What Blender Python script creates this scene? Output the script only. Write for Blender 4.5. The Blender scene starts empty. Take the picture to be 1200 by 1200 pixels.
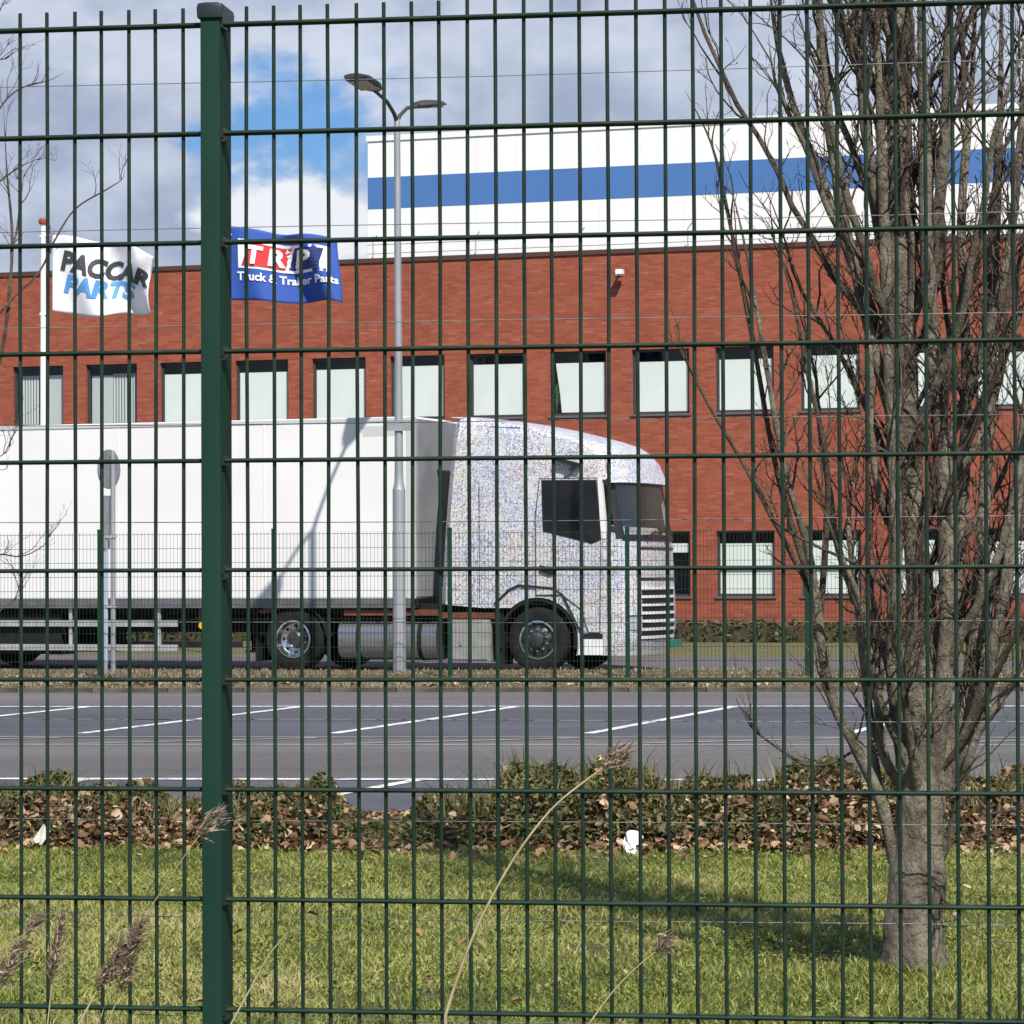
import bpy, bmesh, math, random
import numpy as np
from mathutils import Vector, Matrix

random.seed(7)
rng = np.random.default_rng(7)
sc = bpy.context.scene
COL = sc.collection
rad = math.radians

# ------------------------------------------------------------------ camera
EYE = 1.5
FPX = 3600.0                     # focal length in pixels of the 1200 px photograph
PITCH = math.atan(75 / FPX)
ROLL = 0.0042
_F = Vector((0, math.cos(PITCH), math.sin(PITCH)))
_R0 = Vector((1, 0, 0))
_U0 = Vector((0, -math.sin(PITCH), math.cos(PITCH)))
_R = _R0 * math.cos(ROLL) - _U0 * math.sin(ROLL)
_U = _R0 * math.sin(ROLL) + _U0 * math.cos(ROLL)
cam_data = bpy.data.cameras.new('camera')
cam_data.sensor_width = 36
cam_data.lens = FPX / 1200 * 36
cam_data.clip_start = 0.1
cam_data.clip_end = 6000
cam = bpy.data.objects.new('camera', cam_data)
COL.objects.link(cam)
m = Matrix.Identity(4)
for i in range(3):
    m[i][0], m[i][1], m[i][2] = _R[i], _U[i], -_F[i]
m[0][3], m[1][3], m[2][3] = 0, 0, EYE
cam.matrix_world = m
sc.camera = cam


def at(px, py, Y):
    """photograph pixel + distance (m) -> point in the place"""
    r = _F + _R * ((px - 600) / FPX) + _U * ((600 - py) / FPX)
    return Vector((0, 0, EYE)) + r * (Y / r.y)


# ------------------------------------------------------------------ sky and sun
SUN_AZ = 18.0                    # degrees to the right of straight behind the camera
SUN_EL = 49.5
world = bpy.data.worlds.new('World')
sc.world = world
world.use_nodes = True
wn = world.node_tree
wn.nodes.clear()


def nd(tree, typ, **kw):
    n = tree.nodes.new(typ)
    for k, v in kw.items():
        if k == 'inp':
            for a, b in v.items():
                n.inputs[a].default_value = b
        else:
            setattr(n, k, v)
    return n


def mth(tree, op, a, b=None, c=None, clamp=False):
    n = tree.nodes.new('ShaderNodeMath')
    n.operation = op
    n.use_clamp = clamp
    for i, x in enumerate((a, b, c)):
        if x is None:
            continue
        if isinstance(x, (int, float)):
            n.inputs[i].default_value = x
        else:
            tree.links.new(x, n.inputs[i])
    return n.outputs[0]


def smooth(tree, x, lo, hi):
    n = tree.nodes.new('ShaderNodeMapRange')
    n.interpolation_type = 'SMOOTHSTEP'
    n.inputs['From Min'].default_value = lo
    n.inputs['From Max'].default_value = hi
    tree.links.new(x, n.inputs['Value'])
    return n.outputs['Result']


def mixc(tree, fac, a, b):
    n = tree.nodes.new('ShaderNodeMix')
    n.data_type = 'RGBA'
    for sock, x in ((n.inputs[0], fac), (n.inputs[6], a), (n.inputs[7], b)):
        if isinstance(x, (int, float)):
            sock.default_value = x
        elif isinstance(x, tuple):
            sock.default_value = (*x, 1)
        else:
            tree.links.new(x, sock)
    return n.outputs[2]


SKY_STRENGTH = 0.075
sky = nd(wn, 'ShaderNodeTexSky', sky_type='NISHITA', sun_disc=False,
         sun_elevation=rad(SUN_EL), sun_rotation=rad(180 - SUN_AZ), air_density=1.0, dust_density=0.6, ozone_density=2.0)
tc = nd(wn, 'ShaderNodeTexCoord')
mp = nd(wn, 'ShaderNodeMapping', inp={'Scale': (1, 1, 1.7), 'Location': (0.31, 0.1, 0.0)})
wn.links.new(tc.outputs['Generated'], mp.inputs['Vector'])
n1 = nd(wn, 'ShaderNodeTexNoise', inp={'Scale': 9.0, 'Detail': 7.0, 'Roughness': 0.55, 'Distortion': 0.3})
n2 = nd(wn, 'ShaderNodeTexNoise', inp={'Scale': 26.0, 'Detail': 6.0, 'Roughness': 0.55})
n3 = nd(wn, 'ShaderNodeTexNoise', inp={'Scale': 4.0, 'Detail': 5.0, 'Roughness': 0.5})
for n in (n1, n2, n3):
    wn.links.new(mp.outputs[0], n.inputs['Vector'])
sep = nd(wn, 'ShaderNodeSeparateXYZ')
wn.links.new(tc.outputs['Generated'], sep.inputs[0])
# breaks in the cloud cover
dx = mth(wn, 'DIVIDE', mth(wn, 'ADD', sep.outputs[0], 0.067), 0.034)
dz = mth(wn, 'DIVIDE', mth(wn, 'SUBTRACT', sep.outputs[2], 0.140), 0.027)
dy = mth(wn, 'SUBTRACT', 1.0, sep.outputs[1])
dd = mth(wn, 'SQRT', mth(wn, 'ADD', mth(wn, 'ADD', mth(wn, 'MULTIPLY', dx, dx), mth(wn, 'MULTIPLY', dz, dz)), mth(wn, 'MULTIPLY', dy, 8.0)))
dd = mth(wn, 'ADD', dd, mth(wn, 'MULTIPLY', mth(wn, 'SUBTRACT', n2.outputs[0], 0.5), 2.6))
gap1 = mth(wn, 'SUBTRACT', 1.0, smooth(wn, dd, 0.55, 1.25))
# cloud banks close up towards the horizon, unseen gaps overhead widened to lower fill
gap2 = mth(wn, 'MULTIPLY', smooth(wn, n3.outputs[0], 0.34, 0.50), smooth(wn, sep.outputs[2], 0.19, 0.36))
gap = mth(wn, 'MAXIMUM', gap1, gap2)
shade = smooth(wn, mth(wn, 'ADD', mth(wn, 'MULTIPLY', n1.outputs[0], 0.65), mth(wn, 'MULTIPLY', n2.outputs[0], 0.35)), 0.38, 0.64)
# bright heap of cumulus under the break
cx = mth(wn, 'DIVIDE', mth(wn, 'ADD', sep.outputs[0], 0.066), 0.030)
cz = mth(wn, 'DIVIDE', mth(wn, 'SUBTRACT', sep.outputs[2], 0.117), 0.019)
cd = mth(wn, 'SQRT', mth(wn, 'ADD', mth(wn, 'ADD', mth(wn, 'MULTIPLY', cx, cx), mth(wn, 'MULTIPLY', cz, cz)), mth(wn, 'MULTIPLY', dy, 8.0)))
cd = mth(wn, 'ADD', cd, mth(wn, 'MULTIPLY', mth(wn, 'SUBTRACT', n2.outputs[0], 0.5), 3.2))
heap = mth(wn, 'SUBTRACT', 1.0, smooth(wn, cd, 0.45, 1.1))
cloud = mixc(wn, shade, (3.9, 4.6, 6.3), (7.2, 7.9, 9.3))
cloud = mixc(wn, mth(wn, 'MULTIPLY', heap, 0.8), cloud, (10.6, 10.8, 11.2))
gapw = mth(wn, 'MULTIPLY', gap, mth(wn, 'SUBTRACT', 1.0, heap))
bluer = nd(wn, 'ShaderNodeVectorMath', operation='MULTIPLY')
bluer.inputs[1].default_value = (0.52, 0.84, 1.22)
wn.links.new(sky.outputs[0], bluer.inputs[0])
skyc = mixc(wn, mth(wn, 'MULTIPLY', gapw, 0.95), cloud, bluer.outputs[0])
bg = nd(wn, 'ShaderNodeBackground', inp={'Strength': SKY_STRENGTH})
wn.links.new(skyc, bg.inputs[0])
wo = nd(wn, 'ShaderNodeOutputWorld')
wn.links.new(bg.outputs[0], wo.inputs[0])

sun_d = bpy.data.lights.new('sun', 'SUN')
sun_d.energy = 5.0
sun_d.angle = rad(0.53)
sun_d.color = (1.0, 0.945, 0.86)
sun = bpy.data.objects.new('sun', sun_d)
COL.objects.link(sun)
to_sun = Vector((math.sin(rad(SUN_AZ)) * math.cos(rad(SUN_EL)), -math.cos(rad(SUN_AZ)) * math.cos(rad(SUN_EL)), math.sin(rad(SUN_EL))))
sun.rotation_euler = to_sun.to_track_quat('Z', 'Y').to_euler()
sun.location = (10, -20, 40)

sc.view_settings.view_transform = 'Standard'
sc.view_settings.look = 'None'
sc.view_settings.gamma = 1
sc.view_settings.use_curve_mapping = False
sc.view_settings.exposure = 0.29
sc.render.engine = 'CYCLES'
sc.cycles.max_bounces = 6
sc.cycles.transparent_max_bounces = 16


# ------------------------------------------------------------------ materials
def base_mat(name):
    mt = bpy.data.materials.new(name)
    mt.use_nodes = True
    t = mt.node_tree
    return mt, t, t.nodes['Principled BSDF']


def noise(t, scale, detail=4, rough=0.55, coord='Object', stretch=None, vec=None):
    n = nd(t, 'ShaderNodeTexNoise', inp={'Scale': scale, 'Detail': detail, 'Roughness': rough})
    if vec is None:
        c = nd(t, 'ShaderNodeTexCoord').outputs[coord]
    else:
        c = vec
    if stretch:
        mp_ = nd(t, 'ShaderNodeMapping', inp={'Scale': stretch})
        t.links.new(c, mp_.inputs[0])
        c = mp_.outputs[0]
    t.links.new(c, n.inputs['Vector'])
    return n.outputs[0]


def bump(t, p, h, strength=0.3, dist=0.01):
    b = nd(t, 'ShaderNodeBump', inp={'Strength': strength, 'Distance': dist})
    t.links.new(h, b.inputs['Height'])
    t.links.new(b.outputs[0], p.inputs['Normal'])


def M(name, col, rough=0.6, metal=0.0, col2=None, scale=4.0, bmp=0.0, bscale=60.0, stretch=None, lo=0.35, hi=0.65, coat=0.0, detail=5, spec=0.5):
    mt, t, p = base_mat(name)
    p.inputs['Specular IOR Level'].default_value = spec
    p.inputs['Roughness'].default_value = rough
    p.inputs['Metallic'].default_value = metal
    p.inputs['Coat Weight'].default_value = coat
    p.inputs['Base Color'].default_value = (*col, 1)
    if col2:
        f = smooth(t, noise(t, scale, detail, stretch=stretch), lo, hi)
        t.links.new(mixc(t, f, col, col2), p.inputs['Base Color'])
    if bmp:
        bump(t, p, noise(t, bscale, 4), bmp, 0.02)
    return mt


def attr_mat(name, cols, rough=0.7, trans=0.25):
    """colour picked per leaf or blade by the point attribute 'tint' (0..1)"""
    mt, t, p = base_mat(name)
    a = nd(t, 'ShaderNodeAttribute', attribute_name='tint')
    r = nd(t, 'ShaderNodeValToRGB')
    e = r.color_ramp.elements
    while len(e) < len(cols):
        e.new(0.5)
    for i, (pos, c) in enumerate(cols):
        e[i].position = pos
        e[i].color = (*c, 1)
    t.links.new(a.outputs['Fac'], r.inputs[0])
    t.links.new(r.outputs[0], p.inputs['Base Color'])
    p.inputs['Roughness'].default_value = rough
    if trans:
        tr = nd(t, 'ShaderNodeBsdfTranslucent')
        t.links.new(r.outputs[0], tr.inputs[0])
        mx = nd(t, 'ShaderNodeMixShader', inp={0: trans})
        t.links.new(p.outputs[0], mx.inputs[1])
        t.links.new(tr.outputs[0], mx.inputs[2])
        t.links.new(mx.outputs[0], t.nodes['Material Output'].inputs[0])
    return mt


def asphalt(name, col, col2, speck=0.25):
    mt, t, p = base_mat(name)
    f1 = smooth(t, noise(t, 0.35, 6, stretch=(0.35, 1, 1)), 0.35, 0.68)
    c = mixc(t, f1, col, col2)
    f2 = smooth(t, noise(t, 45, 3), 0.42, 0.75)
    c = mixc(t, mth(t, 'MULTIPLY', f2, speck), c, tuple(min(1, x * 2.4) for x in col2))
    f4 = smooth(t, noise(t, 1.1, 5, 0.6, stretch=(0.25, 1.2, 1)), 0.52, 0.72)
    c = mixc(t, mth(t, 'MULTIPLY', f4, 0.35), c, tuple(x * 0.55 for x in col))
    v = nd(t, 'ShaderNodeTexVoronoi', feature='DISTANCE_TO_EDGE', inp={'Scale': 0.45})
    wv = noise(t, 1.5, 3)
    vec = nd(t, 'ShaderNodeTexCoord').outputs['Object']
    vm = nd(t, 'ShaderNodeVectorMath', operation='ADD')
    t.links.new(vec, vm.inputs[0])
    t.links.new(wv, vm.inputs[1])
    t.links.new(vm.outputs[0], v.inputs['Vector'])
    cr = mth(t, 'SUBTRACT', 1.0, smooth(t, v.outputs['Distance'], 0.002, 0.016))
    c = mixc(t, mth(t, 'MULTIPLY', cr, 0.22), c, tuple(x * 0.35 for x in col))
    t.links.new(c, p.inputs['Base Color'])
    p.inputs['Roughness'].default_value = 0.85
    bump(t, p, noise(t, 130, 3), 0.5, 0.01)
    return mt


def paint_line_mat():
    mt, t, p = base_mat('worn white road paint')
    f = smooth(t, noise(t, 9, 6), 0.36, 0.52)
    t.links.new(mixc(t, f, (0.22, 0.22, 0.22), (0.74, 0.74, 0.72)), p.inputs['Base Color'])
    p.inputs['Roughness'].default_value = 0.7
    return mt


def brick_mat():
    mt, t, p = base_mat('red brick')
    co = nd(t, 'ShaderNodeTexCoord').outputs['Object']
    sp = nd(t, 'ShaderNodeSeparateXYZ')
    t.links.new(co, sp.inputs[0])
    cb = nd(t, 'ShaderNodeCombineXYZ')
    t.links.new(mth(t, 'ADD', sp.outputs[0], sp.outputs[1]), cb.inputs[0])
    t.links.new(sp.outputs[2], cb.inputs[1])
    b = nd(t, 'ShaderNodeTexBrick', inp={'Scale': 1.0, 'Mortar Size': 0.006, 'Brick Width': 0.22, 'Row Height': 0.0625, 'Mortar Smooth': 0.2, 'Bias': -0.1,
           'Color1': (0.26, 0.055, 0.026, 1), 'Color2': (0.37, 0.095, 0.045, 1), 'Mortar': (0.22, 0.10, 0.065, 1)})
    t.links.new(cb.outputs[0], b.inputs['Vector'])
    f = smooth(t, noise(t, 1.6, 7, 0.7, stretch=(0.5, 0.5, 1.6)), 0.32, 0.7)
    c = mixc(t, mth(t, 'MULTIPLY', f, 0.40), b.outputs['Color'], (0.19, 0.038, 0.020))
    w = nd(t, 'ShaderNodeTexWhiteNoise', noise_dimensions='2D')
    fl = nd(t, 'ShaderNodeVectorMath', operation='FLOOR')
    sc_ = nd(t, 'ShaderNodeVectorMath', operation='MULTIPLY')
    sc_.inputs[1].default_value = (1 / 0.22, 1 / 0.0625, 1)
    t.links.new(cb.outputs[0], sc_.inputs[0])
    t.links.new(sc_.outputs[0], fl.inputs[0])
    t.links.new(fl.outputs[0], w.inputs['Vector'])
    c = mixc(t, mth(t, 'MULTIPLY', smooth(t, w.outputs[0], 0.93, 0.99), 0.13), c, (0.50, 0.30, 0.22))
    t.links.new(c, p.inputs['Base Color'])
    p.inputs['Roughness'].default_value = 0.85
    bump(t, p, mth(t, 'SUBTRACT', 1.0, b.outputs['Fac']), 0.6, 0.006)
    return mt


def glass_mat(name, tint, refl, rough=0.02, fres=0.7):
    mt = bpy.data.materials.new(name)
    mt.use_nodes = True
    t = mt.node_tree
    t.nodes.clear()
    tr = nd(t, 'ShaderNodeBsdfTransparent')
    tr.inputs[0].default_value = (*tint, 1)
    gl = nd(t, 'ShaderNodeBsdfGlossy', inp={'Roughness': rough})
    lw = nd(t, 'ShaderNodeLayerWeight', inp={'Blend': 0.25})
    mx = nd(t, 'ShaderNodeMixShader')
    t.links.new(mth(t, 'ADD', mth(t, 'MULTIPLY', lw.outputs['Fresnel'], fres), refl, clamp=True), mx.inputs[0])
    t.links.new(tr.outputs[0], mx.inputs[1])
    t.links.new(gl.outputs[0], mx.inputs[2])
    o = nd(t, 'ShaderNodeOutputMaterial')
    t.links.new(mx.outputs[0], o.inputs[0])
    return mt


def camo_mat():
    """white prototype wrap covered with small dark and coloured squiggles"""
    mt, t, p = base_mat('squiggle camouflage wrap')
    a = noise(t, 22.0, 2.0, 0.6)
    l1 = mth(t, 'SUBTRACT', 1.0, smooth(t, mth(t, 'ABSOLUTE', mth(t, 'SUBTRACT', a, 0.5)), 0.016, 0.052))
    vec = nd(t, 'ShaderNodeMapping', inp={'Location': (7.3, 2.1, 4.4)})
    t.links.new(nd(t, 'ShaderNodeTexCoord').outputs['Object'], vec.inputs[0])
    b = noise(t, 24.0, 1.5, 0.5, vec=vec.outputs[0])
    l2 = mth(t, 'SUBTRACT', 1.0, smooth(t, mth(t, 'ABSOLUTE', mth(t, 'SUBTRACT', b, 0.47)), 0.010, 0.034))
    d = noise(t, 5.0, 2)
    l2 = mth(t, 'MULTIPLY', l2, smooth(t, d, 0.40, 0.60))
    hue = noise(t, 2.2, 3)
    ink = mixc(t, smooth(t, hue, 0.42, 0.60), (0.085, 0.09, 0.15), (0.15, 0.10, 0.11))
    ink = mixc(t, smooth(t, noise(t, 3.1, 2), 0.55, 0.70), ink, (0.42, 0.36, 0.14))
    paper = mixc(t, smooth(t, noise(t, 1.1, 2), 0.4, 0.65), (0.58, 0.60, 0.66), (0.64, 0.625, 0.615))
    c = mixc(t, mth(t, 'MULTIPLY', l2, 0.55), paper, (0.33, 0.38, 0.58))
    c = mixc(t, mth(t, 'MULTIPLY', l1, 0.88), c, ink)
    t.links.new(c, p.inputs['Base Color'])
    p.inputs['Roughness'].default_value = 0.35
    return mt


def bark_mat(name, c1, c2, moss):
    mt, t, p = base_mat(name)
    f = smooth(t, noise(t, 10, 6, 0.65, stretch=(1, 1, 0.5)), 0.34, 0.66)
    c = mixc(t, f, c1, c2)
    f2 = smooth(t, noise(t, 2.4, 4), 0.52, 0.72)
    c = mixc(t, mth(t, 'MULTIPLY', f2, 0.5), c, moss)
    f3 = smooth(t, noise(t, 26, 3, stretch=(0.5, 0.5, 1.6)), 0.60, 0.70)
    c = mixc(t, mth(t, 'MULTIPLY', f3, 0.55), c, tuple(x * 0.3 for x in c1))
    t.links.new(c, p.inputs['Base Color'])
    p.inputs['Roughness'].default_value = 0.9
    bump(t, p, noise(t, 35, 6, 0.65, stretch=(1, 1, 0.6)), 1.0, 0.035)
    return mt


def turf_mat(name, cols, scale):
    mt, t, p = base_mat(name)
    f = smooth(t, noise(t, scale, 6, 0.6), 0.35, 0.65)
    c = mixc(t, f, cols[0], cols[1])
    f = smooth(t, noise(t, scale * 9, 4, 0.7), 0.45, 0.7)
    c = mixc(t, f, c, cols[2])
    t.links.new(c, p.inputs['Base Color'])
    p.inputs['Roughness'].default_value = 0.95
    bump(t, p, noise(t, 25, 5, 0.7), 1.0, 0.08)
    return mt


def cladding_mat(name, col):
    mt, t, p = base_mat(name)
    f = smooth(t, noise(t, 0.5, 4, stretch=(1, 1, 0.3)), 0.3, 0.7)
    c = mixc(t, f, col, tuple(x * 0.94 for x in col))
    sp = nd(t, 'ShaderNodeSeparateXYZ')
    t.links.new(nd(t, 'ShaderNodeTexCoord').outputs['Object'], sp.inputs[0])
    fr = mth(t, 'FRACT', mth(t, 'DIVIDE', sp.outputs[0], 1.0))
    seam = mth(t, 'LESS_THAN', fr, 0.012)
    c = mixc(t, mth(t, 'MULTIPLY', seam, 0.28), c, tuple(x * 0.45 for x in col))
    t.links.new(c, p.inputs['Base Color'])
    p.inputs['Roughness'].default_value = 0.5
    return mt


MT = dict(
    fence=M('dark green powder coat', (0.007, 0.021, 0.014), 0.5, 0, (0.019, 0.040, 0.024), 7, spec=0.25),
    post=M('dark green post coat', (0.008, 0.034, 0.023), 0.85, 0, (0.012, 0.044, 0.029), 5, stretch=(1, 1, 0.3), spec=0.2),
    cap=M('black plastic', (0.012, 0.022, 0.018), 0.4),
    wire=M('galvanised wire', (0.20, 0.205, 0.205), 0.55, 0.3, (0.12, 0.12, 0.12), 30),
    road=asphalt('grey asphalt', (0.085, 0.080, 0.077), (0.125, 0.117, 0.112), 0.35),
    bay=asphalt('blue grey asphalt', (0.055, 0.058, 0.070), (0.088, 0.090, 0.106), 0.25),
    yard=asphalt('yard asphalt', (0.085, 0.080, 0.077), (0.12, 0.115, 0.108), 0.25),
    line=paint_line_mat(),
    kerb=M('concrete kerb', (0.12, 0.105, 0.08), 0.9, 0, (0.06, 0.05, 0.035), 3, 0.4, 60),
    gutter=M('pale gutter stones', (0.36, 0.36, 0.35), 0.85, 0, (0.24, 0.24, 0.24), 5),
    earth=turf_mat('earth', ((0.10, 0.10, 0.035), (0.16, 0.15, 0.05), (0.06, 0.055, 0.025)), 1.2),
    lawn=turf_mat('lawn soil', ((0.12, 0.14, 0.035), (0.19, 0.19, 0.06), (0.075, 0.08, 0.028)), 0.9),
    drygrass=turf_mat('dry verge', ((0.22, 0.19, 0.085), (0.155, 0.145, 0.06), (0.09, 0.085, 0.04)), 0.7),
    fargrass=turf_mat('far grass', ((0.20, 0.185, 0.075), (0.155, 0.155, 0.06), (0.10, 0.10, 0.045)), 0.35),
    mulch=M('dark leaf mould', (0.045, 0.035, 0.018), 0.95, 0, (0.08, 0.06, 0.03), 8, 0.8, 40),
    brick=brick_mat(),
    white_clad=cladding_mat('white cladding', (0.80, 0.80, 0.785)),
    blue_clad=cladding_mat('blue cladding', (0.064, 0.168, 0.41)),
    coping=M('brown metal coping', (0.09, 0.045, 0.035), 0.5, 0.2),
    frame=M('anthracite window frame', (0.035, 0.042, 0.048), 0.45),
    blind=M('pale window blind', (0.83, 0.87, 0.84), 0.8, 0, (0.78, 0.83, 0.80), 0.9),
    slat=M('pale vertical blind slat', (0.55, 0.60, 0.60), 0.7),
    room=M('dark room', (0.045, 0.05, 0.055), 0.9),
    glass=glass_mat('window glass', (0.985, 0.995, 0.988), 0.015, 0.02, 0.25),
    sill=M('grey sill', (0.10, 0.10, 0.105), 0.6),
    leaf_g=M('green house plant', (0.05, 0.15, 0.03), 0.5),
    trailer=M('white trailer panel', (0.80, 0.795, 0.775), 0.4, 0, (0.755, 0.75, 0.73), 0.7, coat=0.2),
    nose=M('grey trailer nose', (0.26, 0.265, 0.28), 0.6, 0, (0.20, 0.205, 0.22), 1.5),
    trailer_trim=M('light grey trim', (0.62, 0.62, 0.60), 0.45, 0.2),
    rail=M('grey aluminium rail', (0.20, 0.205, 0.215), 0.5, 0.5, (0.14, 0.145, 0.15), 5),
    guard=M('aluminium side guard', (0.55, 0.55, 0.54), 0.45, 0.4, (0.42, 0.42, 0.41), 6),
    chassis=M('brown red chassis paint', (0.17, 0.052, 0.026), 0.6, 0, (0.10, 0.035, 0.02), 8),
    under=M('black underbody', (0.010, 0.011, 0.013), 0.8, 0, (0.018, 0.016, 0.014), 6, spec=0.2),
    tyre=M('tyre rubber', (0.010, 0.010, 0.011), 0.85, 0, (0.017, 0.016, 0.016), 10, spec=0.2),
    chrome=M('polished rim', (0.72, 0.73, 0.74), 0.22, 1.0),
    rimgrey=M('grey wheel disc', (0.075, 0.077, 0.08), 0.45, 0.5, (0.045, 0.045, 0.045), 12),
    tank=M('aluminium tank', (0.42, 0.42, 0.41), 0.33, 0.85, (0.33, 0.33, 0.32), 4, stretch=(0.4, 1, 4)),
    boxgrey=M('grey battery cover', (0.30, 0.30, 0.28), 0.6, 0.1, (0.24, 0.24, 0.225), 5),
    camo=camo_mat(),
    wrap=M('white wrap', (0.80, 0.79, 0.76), 0.4, 0, (0.70, 0.70, 0.70), 7),
    black=M('black trim', (0.014, 0.015, 0.016), 0.35),
    darkglass=M('dark tinted glass', (0.005, 0.006, 0.008), 0.06, 0, (0.012, 0.013, 0.014), 2.0, spec=0.3),
    screen=glass_mat('windscreen glass', (0.96, 0.98, 0.96), 0.15, 0.22, 0.2),
    cabin=M('grey cab interior', (0.42, 0.42, 0.39), 0.8, 0, (0.32, 0.32, 0.30), 2),
    curtain=M('beige cab curtain', (0.62, 0.60, 0.54), 0.9, 0, (0.45, 0.43, 0.38), 6, stretch=(1, 6, 0.3)),
    lamp_glass=M('headlight lens', (0.40, 0.43, 0.48), 0.12, 0.2, coat=0.6),
    plate=M('green number plate', (0.015, 0.16, 0.11), 0.5),
    amber=M('amber lens', (0.75, 0.42, 0.03), 0.3),
    steel=M('galvanised steel', (0.42, 0.435, 0.45), 0.5, 0.45, (0.33, 0.34, 0.355), 4, stretch=(1, 1, 0.2)),
    lampdark=M('dark lamp housing', (0.05, 0.05, 0.052), 0.5),
    lens=M('lamp lens', (0.20, 0.18, 0.15), 0.2),
    signback=M('grey sign back', (0.36, 0.37, 0.39), 0.5, 0.5, (0.28, 0.29, 0.30), 5),
    bluewhite=M('pale blue sleeve on pole', (0.34, 0.42, 0.55), 0.5),
    polewhite=M('white pole paint', (0.80, 0.80, 0.80), 0.4),
    redcap=M('red brown cap', (0.30, 0.06, 0.04), 0.5),
    flagw=M('white flag cloth', (0.78, 0.78, 0.82), 0.8),
    flagb=M('blue flag cloth', (0.020, 0.075, 0.34), 0.75),
    txt_grey=M('dark grey print', (0.05, 0.05, 0.06), 0.8),
    txt_blue=M('sky blue print', (0.09, 0.30, 0.62), 0.8),
    txt_white=M('white print', (0.82, 0.82, 0.82), 0.8),
    txt_red=M('red print', (0.60, 0.03, 0.035), 0.8),
    txt_navy=M('navy print', (0.015, 0.03, 0.14), 0.8),
    bark=bark_mat('poplar bark', (0.095, 0.078, 0.055), (0.26, 0.225, 0.165), (0.115, 0.115, 0.05)),
    twig=bark_mat('twig bark', (0.060, 0.042, 0.030), (0.135, 0.098, 0.070), (0.09, 0.075, 0.04)),
    reed=M('dry reed stem', (0.45, 0.38, 0.22), 0.7, 0, (0.34, 0.27, 0.15), 20),
    plume=attr_mat('dry reed plume', [(0.0, (0.13, 0.085, 0.055)), (0.5, (0.30, 0.22, 0.15)), (1.0, (0.56, 0.46, 0.32))], 0.8, 0.3),
    paper=M('white litter', (0.82, 0.82, 0.80), 0.6),
    scrap=M('pale plastic', (0.45, 0.48, 0.40), 0.5),
    grass=attr_mat('grass blades', [(0.0, (0.055, 0.080, 0.014)), (0.3, (0.130, 0.165, 0.030)), (0.6, (0.275, 0.315, 0.060)), (0.85, (0.42, 0.40, 0.125)), (1.0, (0.50, 0.42, 0.21))], 0.6, 0.3),
    cover=attr_mat('ground cover leaves', [(0.0, (0.022, 0.030, 0.008)), (0.4, (0.070, 0.082, 0.020)), (0.75, (0.150, 0.145, 0.042)), (1.0, (0.26, 0.22, 0.09))], 0.55, 0.2),
    deadleaf=attr_mat('fallen leaves', [(0.0, (0.055, 0.028, 0.016)), (0.3, (0.155, 0.082, 0.038)), (0.65, (0.35, 0.225, 0.115)), (1.0, (0.60, 0.47, 0.31))], 0.75, 0.15),
    hedge=attr_mat('hedge leaves', [(0.0, (0.016, 0.026, 0.008)), (0.6, (0.05, 0.065, 0.018)), (1.0, (0.10, 0.11, 0.035))], 0.6, 0.15),
)


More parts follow.
